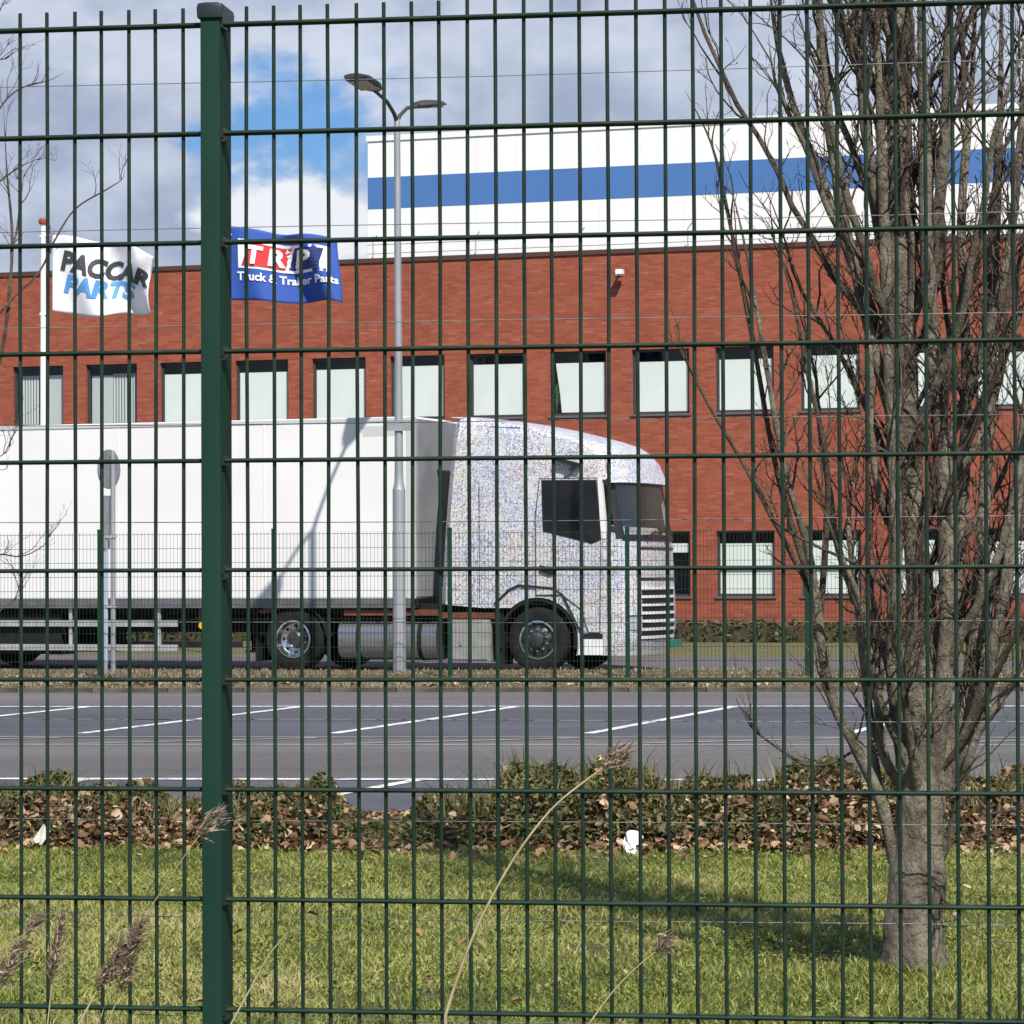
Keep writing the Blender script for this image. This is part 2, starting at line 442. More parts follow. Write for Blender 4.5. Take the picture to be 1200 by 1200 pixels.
# ------------------------------------------------------------------ mesh helpers
class MB:
    def __init__(s):
        s.v = []
        s.f = []

    def add(s, vs, fs):
        o = len(s.v)
        s.v.extend([tuple(p) for p in vs])
        s.f.extend([tuple(i + o for i in f) for f in fs])
        return s

    def box(s, c, d, R=None):
        hx, hy, hz = d[0] / 2, d[1] / 2, d[2] / 2
        vs = [Vector((x * hx, y * hy, z * hz)) for z in (-1, 1) for y in (-1, 1) for x in (-1, 1)]
        if R is not None:
            vs = [R @ p for p in vs]
        vs = [p + Vector(c) for p in vs]
        return s.add(vs, [(0, 2, 3, 1), (4, 5, 7, 6), (0, 1, 5, 4), (2, 6, 7, 3), (0, 4, 6, 2), (1, 3, 7, 5)])

    def b6(s, x0, x1, y0, y1, z0, z1):
        return s.box(((x0 + x1) / 2, (y0 + y1) / 2, (z0 + z1) / 2), (x1 - x0, y1 - y0, z1 - z0))

    def prism(s, poly, y0, y1):
        """polygon in (x, z) extruded along y"""
        n = len(poly)
        vs = [(x, y0, z) for x, z in poly] + [(x, y1, z) for x, z in poly]
        fs = [tuple(range(n)), tuple(range(2 * n - 1, n - 1, -1))]
        fs += [(i, i + n, (i + 1) % n + n, (i + 1) % n) for i in range(n)]
        return s.add(vs, fs)

    def tube(s, pts, radii, n=8, cap=True):
        pts = [Vector(p) for p in pts]
        if isinstance(radii, (int, float)):
            radii = [radii] * len(pts)
        vs, fs = [], []
        ref = None
        for i, p in enumerate(pts):
            t = (pts[min(i + 1, len(pts) - 1)] - pts[max(i - 1, 0)]).normalized()
            if ref is None:
                ref = t.orthogonal().normalized()
            else:
                ref = (ref - t * ref.dot(t))
                ref = ref.normalized() if ref.length > 1e-6 else t.orthogonal().normalized()
            b = t.cross(ref)
            for k in range(n):
                a = 2 * math.pi * k / n
                vs.append(p + (ref * math.cos(a) + b * math.sin(a)) * radii[i])
        for i in range(len(pts) - 1):
            for k in range(n):
                k2 = (k + 1) % n
                fs.append((i * n + k, i * n + k2, (i + 1) * n + k2, (i + 1) * n + k))
        if cap:
            fs.append(tuple(range(n - 1, -1, -1)))
            o = (len(pts) - 1) * n
            fs.append(tuple(range(o, o + n)))
        return s.add(vs, fs)

    def lathe(s, prof, c, n=36):
        """profile of (radius, y) turned about the y axis at centre c"""
        vs, fs = [], []
        for r, y in prof:
            for k in range(n):
                a = 2 * math.pi * k / n
                vs.append((c[0] + r * math.cos(a), c[1] + y, c[2] + r * math.sin(a)))
        for i in range(len(prof) - 1):
            for k in range(n):
                k2 = (k + 1) % n
                fs.append((i * n + k, i * n + k2, (i + 1) * n + k2, (i + 1) * n + k))
        return s.add(vs, fs)

    def grid(s, P):
        """rows of points -> quads"""
        r, c = len(P), len(P[0])
        return s.add([p for row in P for p in row],
                     [(i * c + j, i * c + j + 1, (i + 1) * c + j + 1, (i + 1) * c + j) for i in range(r - 1) for j in range(c - 1)])

    def mesh(s, name, mat, smooth_angle=None):
        me = bpy.data.meshes.new(name)
        me.from_pydata(s.v, [], s.f)
        me.materials.append(mat)
        bm = bmesh.new()
        bm.from_mesh(me)
        bmesh.ops.recalc_face_normals(bm, faces=bm.faces)
        bm.to_mesh(me)
        bm.free()
        if smooth_angle is not None:
            me.polygons.foreach_set('use_smooth', [True] * len(me.polygons))
            me.set_sharp_from_angle(angle=rad(smooth_angle))
        return me

    def build(s, name, mat, parent=None, smooth_angle=None):
        return link(name, s.mesh(name, MT[mat] if isinstance(mat, str) else mat, smooth_angle), parent)


def link(name, data, parent=None, loc=None):
    o = bpy.data.objects.new(name, data)
    COL.objects.link(o)
    if parent:
        o.parent = parent
    if loc is not None:
        o.location = loc
    return o


def tag(o, label, cat, group=None):
    o['label'] = label
    o['category'] = cat
    if group:
        o['group'] = group
    return o


def thing(name, label, cat, loc=(0, 0, 0), rz=0.0, group=None):
    o = bpy.data.objects.new(name, None)
    COL.objects.link(o)
    o.empty_display_size = 0.2
    o.location = loc
    o.rotation_euler = (0, 0, rz)
    return tag(o, label, cat, group)


def copy_thing(o, label=None):
    c = o.copy()
    COL.objects.link(c)
    if label:
        c['label'] = label
    for ch in list(o.children):
        d = ch.copy()
        COL.objects.link(d)
        d.parent = c
        for g in list(ch.children):
            e = g.copy()
            COL.objects.link(e)
            e.parent = d
    return c


def structure(o):
    o['kind'] = 'structure'
    return o


def soup(name, V, Fq, tint, mat, parent=None):
    """big leaf/blade mesh from numpy: V (n,k,3) k verts per piece; Fq list of index tuples within a piece; tint (n,)"""
    n, k, _ = V.shape
    me = bpy.data.meshes.new(name)
    me.vertices.add(n * k)
    me.vertices.foreach_set('co', V.reshape(-1).astype(np.float32))
    L = sum(len(f) for f in Fq)
    idx = np.concatenate([np.array(f) for f in Fq])
    loops = (idx[None, :] + (np.arange(n) * k)[:, None]).reshape(-1)
    sizes = np.tile(np.array([len(f) for f in Fq]), n)
    starts = np.concatenate([[0], np.cumsum(sizes)[:-1]])
    me.loops.add(n * L)
    me.loops.foreach_set('vertex_index', loops.astype(np.int32))
    me.polygons.add(n * len(Fq))
    me.polygons.foreach_set('loop_start', starts.astype(np.int32))
    at_ = me.attributes.new('tint', 'FLOAT', 'POINT')
    at_.data.foreach_set('value', np.repeat(np.clip(tint, 0, 1), k).astype(np.float32))
    me.materials.append(MT[mat])
    me.update(calc_edges=True)
    me.validate()
    return link(name, me, parent)


def unit(v):
    return v / np.maximum(np.linalg.norm(v, axis=-1, keepdims=True), 1e-9)


def leaves(name, P, size, mat, tint, parent=None, flat=0.0, aspect=0.6):
    """folded leaf faces at points P (n,3)"""
    n = len(P)
    d = rng.normal(size=(n, 3))
    d[:, 2] *= (1 - flat)
    d = unit(d)
    u = rng.normal(size=(n, 3))
    if flat:
        u = u * (1 - flat) + np.array([0, 0, 1.0]) * flat * 2
    w = unit(np.cross(d, u))
    nn = np.cross(w, d)
    L = size * (0.6 + 0.8 * rng.random(n))[:, None]
    W = L * aspect * 0.5
    fold = L * (0.05 + 0.2 * rng.random((n, 1)))
    curl = nn * L * rng.normal(size=(n, 1)) * 0.22
    V = np.stack([P - d * L * 0.5, P - d * L * 0.22 + w * W * 0.8 + nn * fold, P + d * L * 0.16 + w * W * 0.85 + nn * fold + curl * 0.4, P + d * L * 0.55 + curl,
                  P + d * L * 0.16 - w * W * 0.85 + nn * fold + curl * 0.4, P - d * L * 0.22 - w * W * 0.8 + nn * fold], 1)
    return soup(name, V, [(0, 1, 2, 3), (0, 3, 4, 5)], tint, mat, parent)


def blades(name, P, h, w, lean, mat, tint, parent=None):
    n = len(P)
    a = rng.random(n) * 2 * math.pi
    wd = np.stack([np.cos(a), np.sin(a), np.zeros(n)], 1)
    b = rng.random(n) * 2 * math.pi
    ld = np.stack([np.cos(b), np.sin(b), np.zeros(n)], 1)
    h = (h * (0.5 + rng.random(n)))[:, None] if np.ndim(h) == 0 else h[:, None]
    le = h * lean * rng.random((n, 1))
    up = np.array([0, 0, 1.0])
    mid = P + up * h * 0.6 + ld * le * 0.4
    tip = P + up * h * 0.92 + ld * le
    V = np.stack([P - wd * w / 2, P + wd * w / 2, mid + wd * w * 0.45, tip, mid - wd * w * 0.45], 1)
    return soup(name, V, [(0, 1, 2, 4), (4, 2, 3)], tint, mat, parent)


def patchy(x, y, s=1.0, seed=0):
    r = np.random.default_rng(seed)
    o = np.zeros_like(x)
    for i in range(9):
        k = s * (0.6 + 1.1 * i * 0.5)
        a = r.random() * 6.28
        o += np.sin(k * (x * math.cos(a) + y * math.sin(a)) + r.random() * 6.28) / (1 + 0.25 * i)
    return o / 4.2


# ------------------------------------------------------------------ ground, road, markings
RA = rad(5.0)                    # the road runs 5 degrees off the picture plane
RT = Vector((math.cos(RA), -math.sin(RA), 0))
RN = Vector((math.sin(RA), math.cos(RA), 0))


def strip(name, d0, d1, z, mat, t0=-150, t1=150):
    """sheet along the road between the lines through (0, d0) and (0, d1)"""
    a, b = Vector((0, d0, z)), Vector((0, d1, z))
    n = 30
    P = [[p + RT * (t0 + (t1 - t0) * i / n) for i in range(n + 1)] for p in (a, b)]
    return structure(MB().grid(P).build(name, mat))


g = MB()
g.grid([[(-1500 + 3000 * i / 8, -400 + 2400 * j / 8, 0) for i in range(9)] for j in range(9)])
structure(g.build('ground', 'fargrass'))
strip('lawn', -12, 19.2, 0.004, 'lawn')
strip('road', 19.2, 39.6, 0.006, 'road')
strip('parking_lane', 28.45, 35.0, 0.010, 'bay')
strip('near_parking_lane', 19.35, 22.4, 0.010, 'bay')
strip('gutter_line', 27.15, 27.26, 0.010, 'gutter')
strip('lane_edge_line', 22.42, 22.58, 0.014, 'line')
strip('parking_back_line', 35.03, 35.2, 0.014, 'line')
strip('parking_front_line', 28.34, 28.44, 0.014, 'gutter')
def verge_z(d):
    return 0.045 + 0.10 * (d - 39.8) / 4.8


structure(MB().grid([[Vector((0, d, verge_z(d))) + RT * t for t in np.linspace(-150, 150, 31)] for d in (39.8, 41.4, 43.0, 44.5)] +
                    [[Vector((0, 44.62, 0.0)) + RT * t for t in np.linspace(-150, 150, 31)]]).build('grass_verge', 'drygrass'))


def ground_line(name, p, q, w, z, mat='line'):
    p, q = Vector((p[0], p[1], z)), Vector((q[0], q[1], z))
    s_ = (q - p).normalized().cross(Vector((0, 0, 1))) * w / 2
    return structure(MB().add([p - s_, p + s_, q + s_, q - s_], [(0, 1, 2, 3)]).build(name, mat))


for k in range(-6, 7):           # bay divider lines of the far parking row
    x0, x1 = -1.711 + 2.42 * k, 0.039 + 2.47 * k
    ground_line('bay_line', (x0, 29.05 - 0.087 * x0), (x1, 35.02 - 0.087 * x1), 0.12, 0.015)
for k in range(-5, 6):           # low slanting edge strips in front of the bays
    x0 = -1.5 + 2.42 * k
    ground_line('bay_edge_strip', (x0, 27.3 - 0.087 * x0), (x0 + 2.1, 28.3 - 0.087 * (x0 + 2.1)), 0.09, 0.013, 'gutter')
for k in range(-4, 6):           # divider lines of the near parking row
    x1 = -0.70 + 2.45 * k
    ground_line('bay_line', (x1 - 0.86, 20.0), (x1, 22.42 - 0.087 * x1), 0.11, 0.015)

# kerb stones along the verge, each one its own stone
kerb = structure(MB().add([Vector((0, 39.6, 0.002)) + RT * -150, Vector((0, 39.6, 0.002)) + RT * 150, Vector((0, 39.8, 0.002)) + RT * 150, Vector((0, 39.8, 0.002)) + RT * -150], [(0, 1, 2, 3)]).build('kerb', 'kerb'))
stone_me = MB().box((0, 0, 0), (0.985, 0.17, 0.06)).mesh('kerb_stone', MT['kerb'])
for k in range(-14, 15):
    p = Vector((0, 39.7, 0.030 + 0.004)) + RT * k
    o = link('kerb_stone', stone_me, kerb, p + Vector((0, rng.normal() * 0.006, rng.normal() * 0.004)))
    o.rotation_euler = (0, 0, -RA)

# yard road behind the second fence, then grass up to the building
BA = rad(18.0)
BT = Vector((math.cos(BA), -math.sin(BA), 0))
BN = Vector((math.sin(BA), math.cos(BA), 0))
B0 = Vector((0, 71, 0))
ya = [Vector((0, 44.6, 0.006)) + RT * t for t in (-60, 0, 60)]
yb = [Vector((0, 57.5, 0.006)) + BT * t for t in (-60, 0, 37)]
structure(MB().grid([ya, yb]).build('yard_road', 'yard'))

# tufts of dry grass on the verge
n = 26000
tt = rng.uniform(-13, 13, n)
dd_ = rng.uniform(39.85, 44.5, n)
P = np.stack([tt * RT.x, dd_ + tt * RT.y, verge_z(dd_)], 1)
pt = patchy(P[:, 0], P[:, 1], 1.2, 3)
o = blades('verge_grass', P, 0.03 + 0.05 * np.clip(pt + 0.3, 0, 2) * rng.random(n), 0.012, 1.4, 'plume', 0.55 + 0.30 * pt + 0.17 * rng.normal(size=n))
tag(o, 'strip of dry yellow grass between the kerb and the low mesh fence', 'grass')['kind'] = 'stuff'
n = 420
tt = rng.uniform(-12, 12, n)
q_ = 40.0 + rng.exponential(0.5, n).clip(0, 4)
P = np.stack([tt * RT.x, q_ + tt * RT.y, verge_z(q_) + 0.03], 1)
o = leaves('verge_leaf_litter', P, 0.10, 'deadleaf', rng.uniform(0.4, 1, n), flat=0.8)
tag(o, 'pale fallen leaves scattered along the far kerb', 'leaves')['kind'] = 'stuff'

# lawn between the fence and the ground cover
n = 250000
X = rng.uniform(-3.4, 3.4, n)
Y = 8.2 + (17.3 - 8.2) * rng.random(n) ** 1.1
keep = np.abs(X) < 0.19 * Y + 0.3
X, Y = X[keep], Y[keep]
pt = patchy(X, Y, 1.3, 5)
pf = patchy(X, Y, 6.0, 9)
thin = rng.random(len(X)) > 0.75 * np.clip((patchy(X, Y, 3.2, 61) - 0.35) * 3, 0, 1)
X, Y, pt, pf = X[thin], Y[thin], pt[thin], pf[thin]
tint = 0.56 + 0.34 * pt + 0.24 * pf + 0.18 * rng.normal(size=len(X)) - 0.05 * np.clip(11.5 - Y, 0, 3)
hh = (0.014 + 0.017 * np.clip(pf + 0.6, 0, 1.6)) * (0.5 + rng.random(len(X))) * np.where(Y < 11, 1.25, 1.0)
P = np.stack([X, Y, np.full(len(X), 0.004)], 1)
o = blades('lawn_grass', P, hh, 0.0052, 2.0, 'grass', tint)
tag(o, 'short patchy green lawn behind the tall mesh fence', 'grass')['kind'] = 'stuff'
n = 30000
X = rng.uniform(-7, 7, n)
Y = rng.uniform(7.5, 17.3, n)
keep = np.abs(X) >= 0.19 * Y + 0.2
X, Y = X[keep], Y[keep]
o = blades('outer_lawn_grass', np.stack([X, Y, np.full(len(X), 0.004)], 1), 0.045, 0.009, 1.0, 'grass', 0.5 + 0.2 * patchy(X, Y, 1.3, 5) + 0.12 * rng.normal(size=len(X)))
tag(o, 'lawn on either side of the poplar behind the tall mesh fence', 'grass')['kind'] = 'stuff'
n = 26000                        # clover and moss leaves low in the lawn
X = rng.uniform(-2.6, 2.6, n)
Y = rng.uniform(8.8, 16.5, n)
pf = patchy(X, Y, 3.0, 21)
keep = pf > 0.12
X, Y = X[keep], Y[keep]
o = leaves('lawn_clover', np.stack([X, Y, 0.015 + 0.025 * rng.random(len(X))], 1), 0.016, 'grass', rng.uniform(0.2, 0.75, len(X)), flat=0.6, aspect=0.9)
tag(o, 'small round clover leaves among the lawn grass', 'clover')['kind'] = 'stuff'
n = 2600                         # longer tufts round the foot of the poplar
aa = rng.uniform(0, 6.283, n)
rr = 0.11 + rng.exponential(0.10, n)
o = blades('trunk_foot_grass', np.stack([1.487 + rr * np.cos(aa), 11.48 + rr * np.sin(aa), 0 * aa], 1), 0.075 * (0.3 + rng.random(n)) * np.exp(-rr), 0.006, 1.0, 'grass', 0.5 + 0.2 * rng.normal(size=n))
tag(o, 'longer grass tufts round the foot of the poplar trunk', 'grass')['kind'] = 'stuff'
n = 130
X = rng.uniform(-2.6, 2.6, n)
Y = rng.uniform(9, 16.6, n)
o = leaves('lawn_leaf_litter', np.stack([X, Y, np.full(n, 0.04)], 1), 0.042, 'deadleaf', rng.uniform(0.4, 1, n), flat=0.8)
tag(o, 'single brown leaves lying on the lawn', 'leaves')['kind'] = 'stuff'

# ground cover bank with fallen leaves between lawn and road
def cover_h(x):
    base = 0.23 + 0.11 * np.clip((x + 0.35) / 0.4, 0, 1) + 0.055 * np.sin(x * 4.1) + 0.045 * np.sin(x * 11 + 1) + 0.03 * np.sin(x * 23 + 2)
    gapm = np.exp(-((x + 0.80) / 0.26) ** 4)
    return np.maximum(base * (1 - 0.80 * gapm), 0.05)


prof = [(16.75, 0.0), (16.85, 0.35), (17.15, 0.75), (17.8, 0.9), (18.5, 0.8), (19.0, 0.35), (19.25, 0.0)]
xs_ = np.linspace(-9, 9, 130)
bank = MB().grid([[(x, y - 0.087 * x, 0.003 + 0.8 * h * float(cover_h(np.array(x)))) for x in xs_] for y, h in prof]).build('planted_bank', 'mulch', None, 60)
structure(bank)
n = 105000
X = rng.uniform(-5.2, 5.2, n)
tq = rng.random(n)
yy = np.interp(tq, np.linspace(0, 1, 7), [p[0] for p in prof])
hq = np.interp(yy, [p[0] for p in prof], [p[1] for p in prof])
Z = hq * cover_h(X) * (0.8 + 0.35 * rng.random(n)) + 0.01
pt = patchy(X, yy, 3.0, 31)
edge = 0.16 * patchy(X, X * 0, 2.6, 44) + 0.06 * rng.normal(size=n)
P = np.stack([X, yy - 0.087 * X - np.clip(edge, -0.05, 0.4) * (hq < 0.85), Z], 1)
sel = rng.random(n) < np.clip(0.66 + 0.95 * pt - 0.06 * (X > -0.3) + 0.15 * (hq > 0.7), 0.12, 0.96)
sel &= (yy > 16.80)
o = leaves('ground_cover', P[sel], 0.038, 'cover', 0.45 + 0.25 * pt[sel] + 0.2 * rng.normal(size=sel.sum()), flat=0.2, aspect=0.55)
tag(o, 'low evergreen ground cover on the bank beside the road', 'ground cover')['kind'] = 'stuff'
sel2 = (~sel) | (rng.random(n) < 0.05)
sel2 &= (hq < 0.85) | (rng.random(n) < 0.25)
P2 = P[sel2]
P2 = P2[rng.random(len(P2)) < 0.62]
o = leaves('leaf_drift', P2, 0.048, 'deadleaf', np.clip(rng.beta(1.15, 1.5, len(P2)) + 0.12 * patchy(P2[:, 0], P2[:, 1], 4, 2), 0, 1), flat=0.35, aspect=0.75)
tag(o, 'brown fallen leaves caught along the planted bank', 'leaves')['kind'] = 'stuff'
n = 5200
X = rng.uniform(-5, 5, n)
yy = rng.uniform(17.1, 18.8, n)
hq = np.interp(yy, [p[0] for p in prof], [p[1] for p in prof])
tall = np.where(X > -0.4, 0.16, 0.10) * (0.5 + 0.9 * np.clip(patchy(X, yy, 2.5, 77) + 0.4, 0, 1.5)) * np.where(np.abs(X + 0.8) < 0.3, 0.3, 1)
o = blades('bank_grass', np.stack([X, yy - 0.087 * X, hq * cover_h(X) * 0.8], 1), tall * (0.5 + rng.random(n)), 0.009, 0.8, 'cover', rng.uniform(0.2, 1, n))
tag(o, 'coarse grass tufts growing up through the planted bank', 'grass')['kind'] = 'stuff'


n = 1500
X = rng.uniform(-5, 5, n)
yy = rng.uniform(16.9, 18.7, n)
hq = np.interp(yy, [p[0] for p in prof], [p[1] for p in prof])
o = blades('bank_stems', np.stack([X, yy - 0.087 * X, hq * cover_h(X) * 0.8], 1), 0.13 * (0.4 + rng.random(n)) * np.where(np.abs(X + 0.8) < 0.3, 0.4, 1), 0.005, 1.2, 'plume', rng.random(n) * 0.7)
tag(o, 'dry brown stems sticking out of the planted bank', 'stems')['kind'] = 'stuff'
n = 2600                         # leaves and grass running out over the lawn edge
X = rng.uniform(-4.5, 4.5, n)
yy = 16.95 - rng.exponential(0.16, n) * (1 + 0.8 * np.clip(patchy(X, X * 0, 2.2, 12), -0.6, 1.5))
o = leaves('edge_leaf_litter', np.stack([X, yy - 0.087 * X, 0.02 + 0.035 * rng.random(n)], 1), 0.05, 'deadleaf', rng.beta(1.6, 1.4, n), flat=0.55, aspect=0.7)
tag(o, 'fallen leaves thinning out from the bank over the lawn edge', 'leaves')['kind'] = 'stuff'
n = 9000
X = rng.uniform(-4.5, 4.5, n)
yy = 16.85 + rng.normal(0, 0.12, n)
o = blades('edge_grass', np.stack([X, yy - 0.087 * X, 0.004 + 0 * X], 1), 0.05 * (0.4 + rng.random(n)), 0.008, 1.3, 'grass', 0.55 + 0.25 * rng.normal(size=n))
tag(o, 'longer grass fringe where the lawn meets the leaf bank', 'grass')['kind'] = 'stuff'


# ------------------------------------------------------------------ brick building with white upper storey
WALL_L, WALL_R = -46.0, 34.0
bld = thing('brick_building', 'long red brick office building with white upper storey and blue stripe', 'building', B0, -BA)
COL0, STEP, WW = -12.80, 1.962, 1.35
cols = [COL0 + STEP * k for k in range(-5, 18)]
rows = [(1.02, 2.50), (5.18, 6.66)]
ROOF = 8.90
wins = []
for ci, x in enumerate(cols):
    for ri, (z0, z1) in enumerate(rows):
        if ri == 0 and ci < 11:
            continue                         # ground floor behind the parked trailer
        wins.append((x, x + WW, z0, z1, ci, ri))
opening = {(w[4], w[5]) for w in wins}
xb = [WALL_L]
for x in cols:
    xb += [x, x + WW]
xb.append(WALL_R)
zb = [0, rows[0][0], rows[0][1], rows[1][0], rows[1][1], ROOF]
wall = MB()
for i in range(len(xb) - 1):
    for j in range(len(zb) - 1):
        if i % 2 == 1 and j % 2 == 1 and ((i - 1) // 2, (j - 1) // 2) in opening:
            x0, x1, z0, z1 = xb[i], xb[i + 1], zb[j], zb[j + 1]
            d = 0.10
            for q in (((x0, 0, z0), (x0, d, z0), (x0, d, z1), (x0, 0, z1)), ((x1, 0, z0), (x1, d, z0), (x1, d, z1), (x1, 0, z1)),
                      ((x0, 0, z0), (x1, 0, z0), (x1, d, z0), (x0, d, z0)), ((x0, 0, z1), (x1, 0, z1), (x1, d, z1), (x0, d, z1))):
                wall.add(q, [(0, 1, 2, 3)])
            continue
        wall.add([(xb[i], 0, zb[j]), (xb[i + 1], 0, zb[j]), (xb[i + 1], 0, zb[j + 1]), (xb[i], 0, zb[j + 1])], [(0, 1, 2, 3)])
wall.add([(WALL_L, 0, 0), (WALL_L, 14, 0), (WALL_L, 14, ROOF), (WALL_L, 0, ROOF)], [(0, 1, 2, 3)])
wall.add([(WALL_R, 0, 0), (WALL_R, 14, 0), (WALL_R, 14, ROOF), (WALL_R, 0, ROOF)], [(0, 1, 2, 3)])
wall.add([(WALL_L, 14, 0), (WALL_R, 14, 0), (WALL_R, 14, ROOF), (WALL_L, 14, ROOF)], [(0, 1, 2, 3)])
wall.build('wall', 'brick', bld)
MB().b6(WALL_L, WALL_R, 0.30, 14, ROOF - 0.25, ROOF - 0.05).build('roof', 'sill', bld)
MB().b6(WALL_L - 0.03, WALL_R + 0.03, -0.035, 0.30, ROOF - 0.03, ROOF + 0.075).build('coping', 'coping', bld)
MB().b6(WALL_L + 0.5, WALL_R - 0.5, 0.75, 0.80, 0.1, ROOF - 0.3).build('inner_wall', 'room', bld)
ledge = MB().b6(WALL_L, WALL_R, -0.02, 0.0, 3.80, 3.87)
# upper storey
UL = -3.70
MB().b6(UL, WALL_R - 1, 0.45, 13, ROOF + 0.0, 10.19).build('white_cladding', 'white_clad', bld)
MB().b6(UL - 0.004, WALL_R - 0.996, 0.446, 13.004, 10.19, 10.94).build('blue_stripe', 'blue_clad', bld)
MB().b6(UL, WALL_R - 1, 0.45, 13, 10.94, 11.80).build('white_cladding', 'white_clad', bld)
MB().b6(UL - 0.03, WALL_R - 0.97, 0.42, 13.03, 11.80, 11.93).build('roof_edge', 'white_clad', bld)


def frame_mesh(w, h, fw=0.055, d=0.07):
    b = MB()
    b.b6(0, w, 0, d, 0, fw).b6(0, w, 0, d, h - fw, h).b6(0, fw, 0.001, d - 0.001, fw, h - fw).b6(w - fw, w, 0.001, d - 0.001, fw, h - fw)
    return b


FM = frame_mesh(WW, 1.48).mesh('frame', MT['frame'])
PM = MB().b6(0.055, WW - 0.055, 0.03, 0.036, 0.055, 1.425).mesh('pane', MT['glass'])
SM = MB().b6(-0.04, WW + 0.04, -0.13, 0.005, -0.05, -0.005).mesh('sill', MT['sill'])
r2 = random.Random(4)
for (x0, x1, z0, z1, ci, ri) in wins:
    k = ci - 5
    win = link('window', FM, bld, (x0, 0.095, z0))
    link('pane', PM, win)
    link('sill', SM, win)
    if ri == 1 and k in (0, 1, -1, -2):                          # vertical blinds
        b = MB()
        s0 = 0.07 if k == 0 else 0.62
        b.b6(0.06, s0 if k != 0 else 0.07, 0.12, 0.125, 0.06, 1.22)
        if k == 0:
            b.b6(0.62, 1.29, 0.12, 0.125, 0.06, 1.26)
        x = s0
        while x < (0.55 if k == 0 else 1.25):
            b.box((x + 0.035, 0.13, 0.66), (0.05, 0.006, 1.2), Matrix.Rotation(0.6, 3, 'Z'))
            x += 0.075
        b.build('blind', 'slat', win)
    else:
        low = 0.06 if (k, ri) != (8, 0) else 1.0
        top = 1.22 + r2.uniform(-0.03, 0.03)
        b = MB()
        if k == 7 and ri == 1:
            b.prism([(0.10, 1.22), (1.28, 1.22), (1.28, 0.08), (0.24, 0.08), (0.20, 0.5)], 0.05, 0.056)
        else:
            b.b6(0.06, WW - 0.06, 0.05, 0.056, low, top)
        b.build('blind', 'blind', win)
    if ri == 0 and k in (9, 10, 11, 12):
        MB().b6(0.056, WW - 0.056, 0.004, 0.06, 0.60, 0.63).build('transom', 'frame', win)
# hanging plant in one window
pl = MB()
for i in range(26):
    a = r2.uniform(-1.2, 1.2)
    p0 = Vector((0.10 + r2.uniform(-.03, .03), 0.10, 0.35 + 0.35 * i / 26))
    p1 = p0 + Vector((0.10 * math.sin(a) + 0.05, 0.0, 0.10 * math.cos(a)))
    p2 = p1 + Vector((0.10 * math.sin(a), -0.02, -0.08))
    w = Vector((0, 0, 0.018))
    pl.add([p0, p1 + w, p2, p1 - w], [(0, 1, 2, 3)])
for v_ in range(3):
    pl.tube([(0.10, 0.10, 0.06), (0.09 + 0.02 * v_, 0.10, 0.4), (0.08 + 0.03 * v_, 0.10, 0.72)], 0.008, 4)
plant = pl.build('house_plant', 'leaf_g')
plant.matrix_world = Matrix.Translation(B0) @ Matrix.Rotation(-BA, 4, 'Z') @ Matrix.Translation((cols[12], 0.095, rows[1][0]))
tag(plant, 'green leafy house plant standing behind an upper floor window', 'plant')
# wall camera
wc = thing('wall_camera', 'small white security camera on the brick wall above the windows', 'camera', B0 + BT * 2.62 + Vector((0, 0, 8.42)), -BA)
MB().b6(-0.02, 0.02, -0.20, 0.0, -0.02, 0.02).b6(-0.10, 0.06, -0.03, 0.0, -0.06, 0.06).build('bracket', 'steel', wc)
MB().b6(-0.01, 0.15, -0.34, -0.16, -0.05, 0.06).build('housing', 'polewhite', wc)
# roof edge safety line
gr = thing('roof_guard_rail', 'thin wire guard line on small posts along the brick roof edge', 'guard rail', B0 + Vector((0, 0, ROOF + 0.075)), -BA)
MB().tube([(-3.6, 0.12, 0.12), (30, 0.12, 0.12)], 0.008, 5).build('rail', 'rail', gr)
MB().tube([(-3.6, 0.12, 0.33), (30, 0.12, 0.33)], 0.008, 5).build('rail', 'rail', gr)
for k in range(13):
    MB().tube([(-3.45 + 2.55 * k, 0.12, 0.0), (-3.45 + 2.55 * k, 0.12, 0.42), (-3.35 + 2.55 * k, 0.12, 0.55)], 0.014, 5).build('rail_post', 'steel', gr)

# hedge at the foot of the wall
hg = thing('low_hedge', 'low clipped dark green hedge along the foot of the brick wall', 'hedge', B0, -BA)
MB().b6(-20, 20, -0.95, -0.25, 0.0, 0.36).build('hedge_core', 'mulch', hg)
n = 15000
P = np.stack([rng.uniform(-20, 20, n), rng.uniform(-1.05, -0.2, n), rng.uniform(0.02, 0.47, n)], 1)
P[:, 2] += 0.05 * patchy(P[:, 0], P[:, 1], 3, 8)
hf = leaves('foliage', P, 0.10, 'hedge', rng.uniform(0, 1, n), hg)
hf['kind'] = 'stuff'


